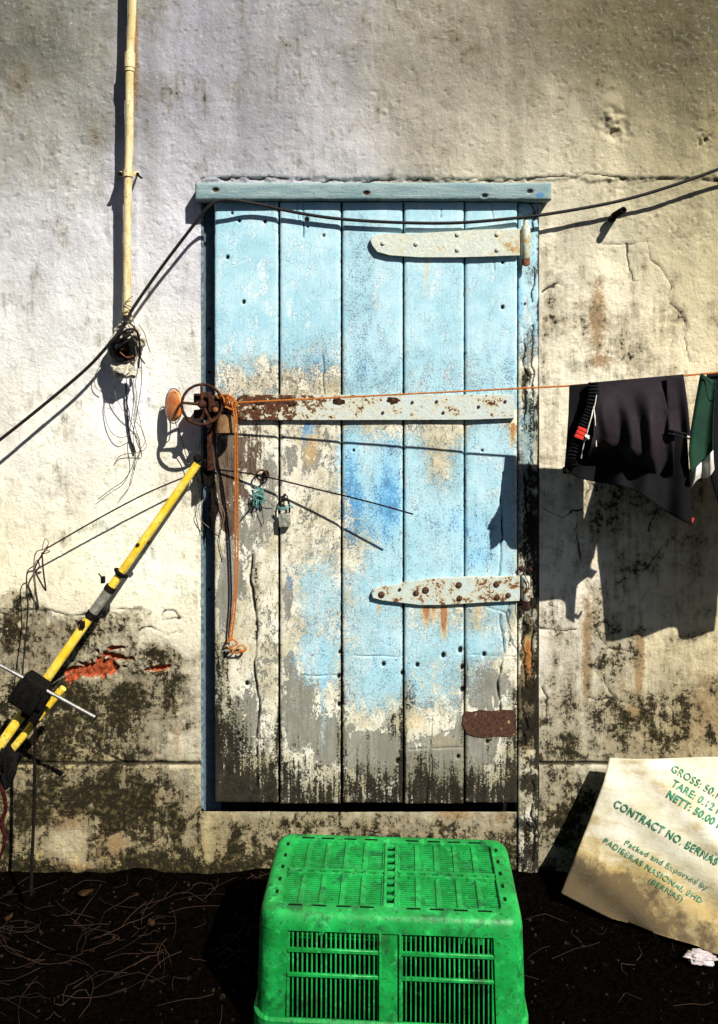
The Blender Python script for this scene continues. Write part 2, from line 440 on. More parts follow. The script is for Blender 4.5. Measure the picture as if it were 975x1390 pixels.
wm = Mat('weathered_limewash')
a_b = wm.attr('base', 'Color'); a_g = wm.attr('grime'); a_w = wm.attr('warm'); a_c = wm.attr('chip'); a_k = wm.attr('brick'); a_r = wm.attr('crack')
nA = wm.noise(22, 8, .68); nB = wm.noise(95, 7, .7); nC = wm.noise(320, 5, .65)
nS = wm.noise(14, 6, .65, vec=wm.scaled((3.2, 1, .45)))                # streaks
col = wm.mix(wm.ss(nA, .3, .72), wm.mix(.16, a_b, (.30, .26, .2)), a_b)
col = wm.mix(wm.ss(nB, .56, .74, 0, .35), col, (.84, .82, .76))
pores = wm.mul(wm.ss(wm.voro(75), .11, .05), wm.ss(nB, .5, .62))
# flaked paint -> sandy render below
chipf = wm.ss(wm.add(a_c, wm.mul(wm.add(nA, -.5), 1.3), wm.mul(wm.add(nB, -.5), .7)), -.03, .05)
under = wm.mix(wm.ss(nB, .35, .68), (.20, .175, .125), (.44, .40, .31))
col = wm.mix(wm.mul(chipf, .72), col, under)
# warm stains
wf = wm.ss(wm.add(a_w, wm.mul(wm.add(nA, -.5), 1.0), wm.mul(wm.add(nB, -.5), 1.1)), .18, .75)
col = wm.mix(wm.mul(wf, .8), col, wm.mix(wm.ss(nC, .4, .6), (.20, .075, .03), (.36, .22, .07)))
# mould
nL = wm.noise(7, 5, .6, .4)
softv = wm.add(a_g, wm.mul(wm.add(nL, -.5), 1.2), wm.mul(wm.add(nA, -.5), 1.1), wm.mul(wm.add(nS, -.5), .9), wm.mul(wm.add(nB, -.5), .4))
gsum = wm.add(a_g, wm.mul(wm.add(nA, -.5), 1.7), wm.mul(wm.add(nB, -.5), 1.2), wm.mul(wm.add(nC, -.5), .8), wm.mul(wm.add(nS, -.5), .8), wm.mul(wm.add(nL, -.5), 1.5))
gf = wm.ss(gsum, .43, .62)
gsoft = wm.ss(softv, -.02, .45, 0, .68)
col = wm.mix(gsoft, col, wm.mix(wm.ss(nA, .4, .6), (.22, .17, .085), (.15, .125, .075)))
nV = wm.noise(55, 6, .7, .3)
gcol = wm.mix(wm.ss(nC, .35, .65), (.005, .004, .003), (.026, .022, .011)); gcol = wm.mix(wm.ss(nV, .50, .66, 0, .9), gcol, (.115, .090, .036))
col = wm.mix(wm.mul(gf, .975), col, gcol)
col = wm.mix(wm.mul(pores, wm.ss(a_g, -.05, .25, .25, .9)), col, (.05, .04, .025))
# brick
br = wm.N.new('ShaderNodeTexBrick'); wm.lk(wm.scaled((1, 1, 1), rot=(math.pi / 2, 0, 0)), br.inputs['Vector'])
br.inputs['Scale'].default_value = 1; br.inputs['Brick Width'].default_value = .21; br.inputs['Row Height'].default_value = .07; br.inputs['Mortar Size'].default_value = .006
kf = wm.ss(wm.add(a_k, wm.mul(wm.add(nB, -.5), .5)), .02, .12)
kc = wm.mix(wm.ss(nB, .35, .66), (.16, .028, .010), (.50, .115, .045))
kc = wm.mix(wm.ss(nC, .6, .7), kc, (.04, .018, .012))
col = wm.mix(kf, col, kc)
col = wm.mix(wm.ss(a_r, .35, .85, 0, .92), col, (.03, .024, .016))
nG = wm.noise(48, 5, .55, 0, wm.scaled((1, 1, .6), rot=(0, .5, 0)))
hb = wm.add(wm.mul(nA, .32), wm.mul(nG, .28), wm.mul(nB, .42), wm.mul(nC, .26), wm.mul(chipf, -.22), wm.mul(pores, -.35), wm.mul(gf, -.1), wm.mul(wm.mul(br.outputs['Fac'], wm.ss(a_c, -.3, .1)), -.12))
MW = wm.done(col, .96, hb, .0075, spec=.02)
V = np.stack([X, Yw, Z], -1).reshape(-1, 3)
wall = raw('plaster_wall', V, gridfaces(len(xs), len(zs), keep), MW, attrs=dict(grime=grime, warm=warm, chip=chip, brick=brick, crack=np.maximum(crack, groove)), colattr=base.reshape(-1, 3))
tag(wall, 'weathered limewashed plaster wall, mouldy at its foot, surrounding the blue door', 'wall')

# =================================================================== MATERIALS FOR THE REST
RUST = speck_mat('rust_dark', (.016, .008, .006), (.080, .026, .011), 90, .85, .0, .0012, spec=.15)
RUSTB = speck_mat('rust_bright', (.10, .03, .012), (.30, .11, .03), 110, .85, 0, .001)
BLACK = speck_mat('black_rubber', (.003, .0028, .0026), (.009, .008, .007), 140, .85, 0, .0004, spec=.04)
IRON = speck_mat('dark_iron', (.005, .004, .0035), (.015, .010, .008), 120, .85, .0, .0008, spec=.05)
STEEL = speck_mat('dull_steel', (.20, .19, .17), (.34, .33, .31), 80, .45, .7, .0004)
RECESS_SHADE = speck_mat('dark_recess', (.004, .0035, .003), (.012, .010, .009), 60, .95, spec=.08)  # near-black sheets behind and below the boards, recess shade put into colour

def paint_mat(name, rail=False):
    """layers of old door paint: bare wood, grey primer, cream, strong blue, pale blue"""
    m = Mat(name)
    A = {k: m.attr(k) for k in ('pale', 'deep', 'grey', 'wood', 'dark', 'rust', 'crack', 'fleck')}
    n0 = m.noise(11, 6, .65); n1 = m.noise(30, 9, .72, .5, m.scaled((1, 1, .55))); n2 = m.noise(150, 6, .7); n3 = m.noise(420, 4, .6); nm = m.noise(9, 5, .6, .3, m.scaled((1.3, 1, .6)))
    e = lambda a, k1, k2: m.add(a, m.mul(m.add(n1, -.5), k1), m.mul(m.add(n2, -.5), k2))
    gr = m.noise(6, 6, .65, .3, m.scaled((14, 14, .7)))
    cream = m.mix(m.ss(n0, .35, .65), (.46, .41, .27), (.72, .68, .55))
    cream = m.mix(m.ss(n2, .58, .75, 0, .7), cream, (.30, .25, .16))
    fine_cr = m.ss(m.voro(60, 'DISTANCE_TO_EDGE', vec=m.scaled((1, 1, .8))), .035, .0)
    cream = m.mix(m.mul(fine_cr, m.ss(n1, .42, .6, 0, .75)), cream, (.12, .10, .07))
    pale = m.mix(m.ss(n0, .35, .7), (.31, .525, .59), (.47, .65, .69))
    pale = m.mix(m.ss(gr, .35, .7, 0, .25), pale, (.33, .55, .65))
    pale = m.mix(m.ss(m.add(n1, m.mul(m.add(n2, -.5), .5), m.mul(m.add(nm, -.5), .6)), .56, .68, 0, .72), pale, (.74, .80, .77))
    pale = m.mix(m.ss(m.add(A['deep'], m.mul(m.add(n0, -.5), 1.2)), .22, .75, 0, .75), pale, (.20, .48, .69))
    deep = m.mix(m.ss(n2, .35, .65), (.045, .20, .45), (.14, .40, .62))
    grey = m.mix(m.ss(n1, .38, .62), (.20, .19, .155), (.33, .315, .27))
    grey = m.mix(m.ss(gr, .45, .7, 0, .55), grey, (.13, .12, .08)); grey = m.mix(m.ss(nm, .45, .65, 0, .5), grey, (.16, .165, .12))
    wood = m.mix(m.ss(gr, .35, .65), (.075, .045, .030), (.17, .125, .09))
    wood = m.mix(m.ss(n2, .6, .7, 0, .6), wood, (.03, .018, .012))
    fgv = m.add(e(m.mul(A['grey'], .8), 2.1, .7), m.mul(m.add(nm, -.5), 1.2)); fg = m.ss(fgv, .47, .51)
    fw = m.ss(m.add(e(A['wood'], 1.5, .5), m.mul(m.add(gr, -.5), .8)), .50, .56)
    fpv = m.add(e(A['pale'], 1.5, 2.5), m.mul(m.add(nm, -.5), .5), m.mul(m.add(n3, -.5), .8)); fp = m.ss(fpv, .40, .50)
    fd = m.ss(e(A['deep'], 1.5, 2.8), .50, .60)
    n5 = m.noise(75, 7, .7, .6, m.scaled((1, 1, .7)))
    chips = m.mul(m.ss(m.add(n5, m.mul(m.add(nm, -.5), .5)), .585, .61), m.ss(A['pale'], .9, .5, 0, 1))
    fg = m.math('MAXIMUM', fg, chips)
    col = m.mix(fg, cream, grey)
    rim = m.mul(m.ss(fgv, .40, .465), m.ss(fgv, .49, .47)); col = m.mix(m.mul(rim, .6), col, (.80, .78, .70))
    col = m.mix(fp, col, pale)
    col = m.mix(fd, col, deep)
    grg = m.ss(m.add(m.mul(m.add(n1, -.5), 1.2), m.mul(m.add(n2, -.5), 1.4), m.mul(A['fleck'], .55)), .22, .62, 0, .55)
    col = m.mix(grg, col, m.mix(fp, (.20, .165, .09), (.16, .22, .22)))
    pit = m.mul(m.ss(m.voro(95), .16, .08), m.ss(n2, .5, .6)); col = m.mix(m.mul(pit, .8), col, (.035, .03, .022))
    fl = m.mul(m.ss(m.voro(165), .30, .16), m.ss(m.add(A['fleck'], m.mul(m.add(n1, -.5), 1.6)), .35, .7))
    col = m.mix(m.mul(fl, .9), col, m.mix(m.ss(n2, .42, .5), (.04, .14, .30), (.06, .055, .045)))
    col = m.mix(fw, col, wood)
    rf = m.ss(m.add(A['rust'], m.mul(m.add(n2, -.5), .9), m.mul(m.add(gr, -.5), .8)), .15, .9)
    col = m.mix(m.mul(rf, .85), col, m.mix(m.ss(A['rust'], .6, 1.0), (.62, .40, .12), (.40, .14, .03)))
    df = m.ss(e(m.add(A['dark'], m.mul(m.add(gr, -.5), 1.5)), 1.3, 1.6), .46, .60)
    ds = m.ss(e(A['dark'], .7, .5), .12, .55, 0, .55)
    col = m.mix(ds, col, (.15, .135, .065))
    col = m.mix(m.mul(df, .95), col, m.mix(m.ss(n2, .4, .6), (.004, .003, .0025), (.020, .016, .010)))
    col = m.mix(m.ss(A['crack'], .3, .8), col, (.012, .010, .008))
    h = m.add(m.mul(fg, -.30), m.mul(fw, -.45), m.mul(fp, .18), m.mul(df, -.15), m.mul(n2, .30), m.mul(n3, .10), m.mul(gr, .35), m.mul(m.mul(fine_cr, m.ss(n1, .42, .6)), -.25), m.mul(fl, -.25), m.mul(A['crack'], -.8))
    return m.done(col, m.mix(fp, (.85, .85, .85), (.6, .6, .6)), h, .0038, spec=.07)
MD = paint_mat('flaking_door_paint')

def door_fields(px, py):
    wb = fbm(px, py, 1 / 30, 4, 1) - .5
    up = sstep(556, 550, py)
    below = 1 - up
    f = {}
    rt = sstep(455, 480, px)
    f['pale'] = up * (1.15 - .95 * sstep(440 + 62 * rt, 548 + 60 * rt, py + wb * 110)) + below * np.clip(blobs(px, py, [(515, 655, 55, 75, .95), (590, 725, 60, 62, .95), (660, 690, 44, 110, 1.0), (430, 800, 34, 60, .62), (432, 890, 36, 36, .7), (505, 850, 45, 100, .62), (585, 905, 64, 62, .6), (680, 800, 24, 60, .45), (592, 635, 34, 40, .38), (600, 850, 80, 40, .3), (500, 940, 50, 40, .28), (560, 780, 70, 44, .62), (655, 872, 40, 22, .5), (660, 615, 40, 46, .62), (475, 610, 20, 40, .5), (560, 610, 18, 40, .35), (440, 955, 6, 70, .35)]), 0, 1.05)
    f['pale'] -= blobs(px, py, [(350, 515, 40, 22, .28), (345, 380, 10, 26, .3), (500, 360, 26, 30, .2), (420, 520, 34, 20, .3), (575, 395, 12, 60, .32), (625, 505, 50, 20, .2), (660, 500, 40, 30, .1), (596, 640, 20, 34, .16), (560, 500, 12, 40, .25), (480, 345, 14, 50, .15)])
    f['deep'] = blobs(px, py, [(476, 655, 16, 90, .55), (515, 700, 40, 60, .45), (490, 400, 22, 110, .30), (432, 500, 26, 30, .46), (420, 590, 12, 22, .75), (655, 720, 40, 40, .38), (530, 640, 20, 70, .42), (305, 520, 12, 14, .5), (328, 530, 10, 8, .5), (600, 700, 40, 30, .3), (440, 900, 8, 70, .36), (395, 780, 10, 20, .5), (520, 900, 26, 60, .3), (495, 510, 26, 30, .3), (690, 500, 12, 40, .3), (640, 760, 30, 20, .3), (462, 840, 6, 40, .4), (600, 820, 30, 60, .28), (410, 850, 10, 20, .4), (555, 930, 16, 30, .4), (440, 300, 14, 10, .2), (600, 280, 12, 10, .3)])
    f['grey'] = .37 * sstep(930, 1000, py + wb * 60) + blobs(px, py, [(320, 680, 36, 110, .75), (365, 680, 18, 70, .8), (412, 620, 28, 34, .8), (393, 805, 10, 44, .9), (405, 940, 28, 56, .95), (445, 995, 18, 34, .95), (500, 1015, 42, 34, .85), (595, 1030, 70, 36, .7), (655, 930, 46, 34, .95), (580, 950, 28, 10, .7), (335, 970, 30, 46, .8), (306, 830, 12, 66, .9), (322, 790, 14, 30, .6), (640, 1000, 40, 30, .6), (350, 870, 10, 60, .4), (540, 610, 12, 14, .5), (690, 810, 8, 60, .5), (395, 890, 8, 20, .6), (480, 900, 8, 12, .4), (525, 760, 16, 14, .4)])
    f['wood'] = blobs(px, py, [(312, 640, 20, 105, .72), (346, 605, 20, 36, .55), (342, 665, 14, 40, .42), (300, 905, 10, 40, .4)], 3.0)
    f['dark'] = .62 * sstep(1010, 1086, py + wb * 60) + .26 * sstep(900, 1030, py) + .10 * sstep(600, 820, py) * sstep(400, 340, px) + blobs(px, py, [(305, 1040, 30, 80, .75), (300, 900, 16, 44, .42), (355, 1060, 30, 34, .4), (556, 940, 8, 34, .35), (695, 1040, 14, 60, .55), (400, 1060, 20, 30, .3), (535, 975, 12, 22, .3), (570, 1055, 16, 36, .5), (660, 985, 40, 12, .3), (690, 830, 5, 70, .3), (350, 800, 5, 110, .3), (545, 1040, 6, 40, .4), (310, 960, 24, 40, .2), (640, 1068, 60, 14, .4)])
    f['dark'] += blobs(px, py, [(464, 905, 5, 60, .5), (464, 1000, 6, 60, .45), (547, 840, 4, 60, .35), (547, 960, 6, 60, .5), (629, 905, 6, 40, .55), (629, 1000, 5, 40, .4), (380, 1000, 6, 70, .4), (296, 960, 8, 90, .4), (696, 960, 5, 60, .4), (629, 660, 3, 60, .3), (547, 640, 3, 50, .3)])
    f['dark'] = np.where(f['dark'] > .42, .42 + (f['dark'] - .42) * .45, f['dark'])
    f['rust'] = np.zeros_like(px)
    for x0, y0, y1, wd, a in ((601, 820, 878, 5.5, 1.6), (577, 820, 858, 7, 1.15), (588, 820, 850, 4, .8), (648, 820, 850, 5, .7), (513, 818, 840, 5, .55), (620, 818, 850, 4, .5), (577, 352, 430, 6.5, .55), (693, 575, 620, 4, .9), (628, 577, 620, 3, .5), (670, 300, 356, 16, .3), (545, 720, 800, 3, .3), (550, 470, 530, 4, .4), (425, 590, 660, 9, .35), (575, 600, 640, 10, .3)):
        f['rust'] += a * np.exp(-((px - x0 + wb * 4) / wd) ** 2) * sstep(y0 - 4, y0, py) * (1 - sstep(y0, y1, py)) ** .7
    f['rust'] += blobs(px, py, [(420, 605, 18, 30, .35), (590, 630, 24, 24, .25), (690, 560, 20, 60, .2), (560, 975, 20, 12, .5), (600, 1000, 30, 14, .35), (440, 1040, 30, 20, .3)])
    ck = []
    for q_, l in enumerate(([(347, 745), (345, 790), (350, 850), (348, 900), (353, 945), (352, 990), (350, 1060)], [(440, 482), (441, 535)], [(412, 278), (411, 325)], [(403, 276), (403, 300)], [(680, 640), (678, 720), (676, 790)], [(676, 830), (680, 880), (674, 920), (677, 975)], [(598, 278), (598, 298)], [(665, 278), (665, 300)], [(585, 970), (582, 1030), (578, 1085)], [(668, 352), (671, 368)], [(317, 278), (317, 292)], [(660, 820), (684, 828), (690, 870), (700, 882)], [(555, 1010), (630, 1008)], [(410, 911), (463, 912)], [(480, 884), (545, 886)], [(640, 884), (700, 886)])):
        wt = (1.0, .62, .7, .5, .75, .8, .5, .45, .6, .55, .5, .62, .42, .38, .34, .34)[q_]
        ck.append(np.exp(-(polydist(px + wb * 9, py + wb * 5 * (q_ > 11), l) / (1.5 if q_ in (0, 4, 5) else 1.1)) ** 2) * wt * (.35 + 1.3 * fbm(px, py, 1 / 14, 2, 3)))
    for x, y, r in ((317, 292, 2), (327, 302, 3), (362, 303, 3), (417, 301, 4), (311, 351, 3), (333, 411, 3), (418, 310, 2), (440, 322, 2), (680, 358, 2.5), (680, 418, 3), (520, 896, 3.4), (565, 897, 3.4), (623, 877, 4.5), (655, 883, 3.5), (600, 884, 4), (337, 922, 3.5), (325, 990, 3), (328, 998, 3), (545, 908, 3.6), (461, 912, 3.5), (461, 950, 3.5), (626, 900, 4), (626, 930, 4), (620, 1020, 3), (540, 1026, 4), (660, 1000, 3), (462, 880, 3), (345, 560, 3), (652, 610, 2), (630, 480, 2), (480, 610, 2)):
        ck.append(np.exp(-(np.hypot(px - x + wb * 3, (py - y) * .8) / (r * .8)) ** 4) * 1.1)
    f['crack'] = np.maximum.reduce(ck)
    f['fleck'] = up * (.30 + .45 * sstep(440, 540, py)) + below * .50 + blobs(px, py, [(490, 390, 30, 130, .35), (430, 490, 40, 40, .35), (330, 380, 50, 120, -.05), (360, 510, 40, 40, .1)]) - .25 * sstep(960, 1000, py)
    return f

def painted_slab(name, x0, x1, y0, y1, d_front, d_back, mat, fields, parent, res=.003, warp=.0012, seed=0, edge=.0018, bow=0.0):
    """a board: dense front, returns to its back on all four sides"""
    ax = wx(x0); bx = wx(x1); az = wz(y1); bz = wz(y0)
    gxs = np.linspace(ax, bx, max(4, int((bx - ax) / res))); gzs = np.linspace(az, bz, max(4, int((bz - az) / res)))
    nx, nz = len(gxs), len(gzs)
    X, Z = np.meshgrid(gxs, gzs, indexing='ij')
    px = X * S + CX; py = Y0 - (Z - EYE) * S
    A = fields(px, py)
    e = np.minimum(np.minimum(X - ax, bx - X), np.minimum(Z - az, bz - Z))
    d = d_front + (fbm(px, py, 1 / 60, 3, seed) - .5) * warp * 2 - .0045 * np.exp(-e / .0035) - A['crack'] * .004
    d += bow * ((X - ax) / (bx - ax) - .5)
    # nibbled long edges
    nb = (fbm(Z * 60, Z * 0 + seed, 1, 3, seed) - .5) * 2
    X = X + np.where(np.arange(nx)[:, None] == 0, abs(nb) * edge, 0) - np.where(np.arange(nx)[:, None] == nx - 1, abs(nb) * edge, 0)
    nbz = (fbm(X * 60, X * 0 + seed + 3, 1, 3, seed + 2) - .5) * 2
    Z = Z + np.where(np.arange(nz)[None, :] == 0, abs(nbz) * edge * 2, 0)
    front = np.stack([X, -d, Z], -1).reshape(-1, 3)
    back = front.copy(); back[:, 1] = -d_back
    idx = np.arange(nx * nz).reshape(nx, nz)
    loop = np.concatenate([idx[:-1, 0], idx[-1, :-1], idx[1:, -1][::-1], idx[0, 1:][::-1]])
    nl = len(loop); k = np.arange(nl)
    V = np.concatenate([front, back[loop]])
    skirt = np.stack([loop[k], nx * nz + k, nx * nz + (k + 1) % nl, loop[(k + 1) % nl]], -1)
    Fc = np.concatenate([gridfaces(nx, nz), skirt])
    at = {q: np.concatenate([v.ravel(), v.ravel()[loop]]) for q, v in A.items()}
    return raw(name, V, Fc, mat, parent, attrs=at, smooth=False if nx < 3 else True)

# =================================================================== DOOR
door = thing('plank_door', 'old plank door with flaking pale blue paint and rusty iron straps', 'door', P(497, 1083, .0))
DF = .034
for k, (a, b) in enumerate(((293.5, 379), (381.5, 463), (465.2, 546), (548, 628), (630, 699.5))):
    painted_slab('door_board', a, b, 276.5, 1083 + (k % 2), DF + (-.0012, .0008, -.0004, .001, -.0008)[k], .012, MD, door_fields, door, seed=k, bow=(.002, -.0016, .0012, -.001, .0016)[k])
bm = B(); prism(bm, [(296, 280), (698, 280), (698, 1080), (296, 1080)], -.01, .0115); obj('door_backing', bm, RECESS_SHADE, door)

def strap_mat(name, paint, rusty, r0, r1, thr=.5, edgecol=(.05, .03, .02), ramp=None):
    m = Mat(name)
    n1 = m.noise(30, 7, .68, .3); n2 = m.noise(130, 6, .7); nv = m.voro(38)
    s = m.sep()
    v = m.add(m.mul(n1, 1.0), m.mul(m.add(n2, -.5), .75), m.mul(m.add(m.noise(75, 6, .7), -.5), .5))
    if ramp: v = m.add(v, m.ss(s[0], ramp[0], ramp[1], ramp[2], ramp[3]))
    f = m.ss(v, thr, thr + .035)
    pc = m.mix(m.ss(n2, .4, .65), paint[0], paint[1])
    pc = m.mix(m.ss(v, thr - .16, thr, 0, .55), pc, (.56, .42, .17))
    rc = m.mix(m.ss(n2, .38, .62), r0, r1)
    rc = m.mix(m.ss(nv, .2, .08, 0, .6), rc, (.012, .006, .004))
    c = m.mix(f, pc, rc)
    return m.done(c, m.mix(f, (.5, .5, .5), (.9, .9, .9)), m.add(m.mul(f, -.25), m.mul(n2, .6), m.mul(n1, .5)), .003, spec=.3)
M_TOP = strap_mat('strap_paint_pale', ((.46, .50, .44), (.62, .63, .51)), None, (.16, .09, .04), (.55, .36, .13), .66, ramp=(.34, .5, -.05, .10))
M_LOW = strap_mat('strap_paint_rusted', ((.40, .49, .47), (.56, .60, .52)), None, (.045, .016, .008), (.19, .06, .02), .56)
M_RAIL = strap_mat('rail_paint_rusted', ((.52, .54, .46), (.42, .53, .55)), None, (.022, .009, .005), (.11, .038, .015), .60, ramp=(-.38, .06, .20, -.03))
M_SCREW = speck_mat('screw_rust', (.03, .015, .010), (.16, .075, .03), 200, .7, .3, .0006)
M_SCREWP = speck_mat('screw_painted', (.5, .48, .38), (.66, .64, .52), 200, .6, 0, .0006, fine=(.1, .07, .04))

def strap(poly, d1, mat, name, parent):
    bm = B(); prism(bm, poly, DF - .004, d1, .0015)
    return obj(name, bm, mat, parent)
def screw(px_, py_, d0, r, mat, parent, h=.003, name='screw'):
    bm = B(); c_ = P(px_, py_, d0)
    lathe(bm, c_, (0, -1, 0), [(-.004, r), (h * .4, r), (h * .85, r * .75), (h, r * .3)], 14)
    box(bm, c_ + Vector((0, -h, 0)), (r * 1.3, .0006, r * .25), Matrix.Rotation(random.uniform(0, 3), 3, 'Y'))
    return obj(name, bm, mat, parent)
# upper strap hinge
top = strap([(505, 333), (503, 327), (505, 321), (511, 318), (524, 317), (560, 317), (620, 313.5), (650, 311.5), (706, 310.5), (706, 347), (660, 348), (620, 349), (570, 349), (530, 347), (512, 342)], DF + .015, M_TOP, 'strap_hinge', door)
for x, y in ((520, 330), (565, 331), (621, 318), (621, 339), (675, 318), (675, 339)): screw(x, y, DF + .015, .0072, M_SCREWP, top, .0045)
bm = B(); lathe(bm, P(714, 352, .040), (0, 0, 1), [(0, .012), (.002, .0135), (.1, .0135), (.104, .012)], 20); obj('hinge_knuckle', bm, M_TOP, top)
bm = B(); lathe(bm, P(714, 361, .040), (0, 0, 1), [(0, .006), (.003, .0125), (.020, .0125), (.0205, .010)], 18); obj('hinge_pin', bm, RUSTB, top)
bm = B(); lathe(bm, P(714, 307, .040), (0, 0, 1), [(0, .009), (.004, .0085), (.018, .008), (.024, .004)], 18); obj('hinge_pin', bm, M_SCREWP, top)
# lower strap hinge
low = strap([(506, 812), (504.5, 806), (507, 800), (514, 797.5), (540, 794), (575, 787.5), (590, 785.5), (640, 784), (706, 783), (706, 816), (660, 817.5), (600, 821), (570, 821), (520, 815)], DF + .0135, M_LOW, 'strap_hinge', door)
low['label'] = 'heavily rusted strap hinge'
for x, y, r in ((518, 807, .0105), (565, 805, .0095), (578, 801, .0108), (623, 794, .0098), (624, 812, .009), (674, 793, .010), (690, 808, .0085), (675, 811, .0095), (543, 800, .005)): screw(x, y, DF + .0135, r, M_SCREW, low, .0042)
bm = B(); lathe(bm, P(714, 815, .038), (0, 0, 1), [(0, .012), (.002, .0132), (.072, .0132), (.075, .012)], 20); obj('hinge_knuckle', bm, M_LOW, low)
bm = B(); lathe(bm, P(714, 829, .038), (0, 0, 1), [(0, .007), (.004, .013), (.026, .013), (.027, .011)], 18); obj('hinge_pin', bm, RUST, low)
bm = B(); lump(bm, P(708, 772, .04), .009, 3, .3); lump(bm, P(720, 773, .04), .007, 5, .3); obj('hinge_pin', bm, RUST, low)
bm = B(); tube(bm, [P(712, 780, .055), P(718, 795, .058), P(710, 810, .056), P(712, 832, .052), P(722, 838, .03)], .0013, 6, sm=6); obj('tie_wire', bm, RUST, low)
# long cross rail across the middle
rail = strap([(322, 540), (330, 536), (450, 536.5), (640, 536), (698, 536), (699, 568), (640, 569.5), (450, 570), (330, 570.5), (322, 566)], DF + .0145, M_RAIL, 'cross_rail', door)
for x, y in ((345, 552), (380, 556), (455, 542), (520, 560), (534, 543), (560, 546), (593, 545), (602, 560), (650, 552), (686, 545)): screw(x, y, DF + .0145, .005, M_SCREW, rail, .004, 'bolt')
for x, y, r_ in ((460, 545, .019), (534, 544, .018), (396, 548, .014), (352, 546, .016)):
    bm = B(); lump(bm, P(x, y, DF + .0145), r_, int(x), .5, 3, (1.0, .12, .55)); obj('rust_flake', bm, RUST, rail)
M_PATCH = strap_mat('patch_rust', ((.30, .26, .16), (.36, .3, .18)), None, (.030, .012, .007), (.085, .034, .016), .30)
bm = B(); prism(bm, [(628, 971), (634, 966), (641, 967), (652, 964), (668, 965.5), (684, 963.5), (699, 964.5), (699, 999), (690, 1001), (672, 999), (658, 1002), (643, 1000), (634, 996), (630, 988), (627, 980)], DF - .004, DF + .0016, .0006); obj('repair_plate', bm, M_PATCH, door)
# ledge bars, hasp ring and staple
bm = B(); ring(bm, P(355, 645, DF + .018), (.3, -1, .2), .0155, .0028, 30, 8); ring(bm, P(363, 643, DF + .014), (1, -.3, .4), .010, .0024, 22, 8)
lathe(bm, P(361, 644, DF - .002), (0, -1, 0), [(0, .013), (.003, .012), (.006, .007)], 14); obj('hasp_ring', bm, RUST, door)

# =================================================================== DOOR FRAME
frame = thing('door_frame', 'blue painted timber door frame with overhanging lintel and peeling right post', 'frame', P(502, 1101, 0))
def lintel_fields(px, py):
    z = np.zeros_like(px)
    return dict(pale=z + .8 + .3 * (fbm(px, py, 1 / 50, 3, 2) - .5), deep=blobs(px, py, [(728, 270, 8, 4, .6)]), grey=z + .32 + .5 * (fbm(px, py * 3, 1 / 60, 3, 4) - .5), wood=z, dark=.1 + .35 * sstep(272, 277, py), rust=blobs(px, py, [(298, 263, 8, 4, .7), (498, 267, 8, 4, .8), (714, 265, 7, 4, .6)]),
                crack=np.maximum.reduce([np.exp(-(np.hypot((px - x) / 1.6, py - y) / 2.6) ** 4) for x, y in ((297, 263), (497, 267), (714, 265), (654, 271))]), fleck=z + .22)
m = paint_mat('lintel_paint')
# the lintel is an older, greener, duller blue
for n in m.node_tree.nodes:
    if n.type == 'MIX':
        pass
ld = Mat('lintel_dull_blue'); q0 = ld.noise(16, 7, .68, .2, ld.scaled((.5, 1, 3))); q1 = ld.noise(120, 6, .7); q2 = ld.noise(50, 6, .7, .2, ld.scaled((.3, 1, 5)))
c = ld.mix(ld.ss(q0, .35, .65), (.15, .24, .26), (.26, .34, .33)); c = ld.mix(ld.ss(q2, .52, .7, 0, .6), c, (.35, .37, .31)); c = ld.mix(ld.ss(q1, .6, .72, 0, .7), c, (.07, .08, .07))
c = ld.mix(ld.ss(ld.add(ld.attr('rust'), ld.mul(ld.add(q1, -.5), 1)), .3, .8), c, (.16, .07, .03)); c = ld.mix(ld.ss(ld.add(ld.attr('deep'), ld.mul(ld.add(q1, -.5), 1)), .3, .5), c, (.08, .22, .40)); c = ld.mix(ld.ss(ld.attr('crack'), .3, .7), c, (.015, .01, .008))
MLIN = ld.done(c, .7, ld.add(q1, ld.mul(q2, .8), ld.mul(ld.attr('crack'), -1.5)), .0025, spec=.25)
painted_slab('lintel', 270, 743, 253.5, 276, .062, -.02, MLIN, lintel_fields, frame, seed=3, edge=.002)
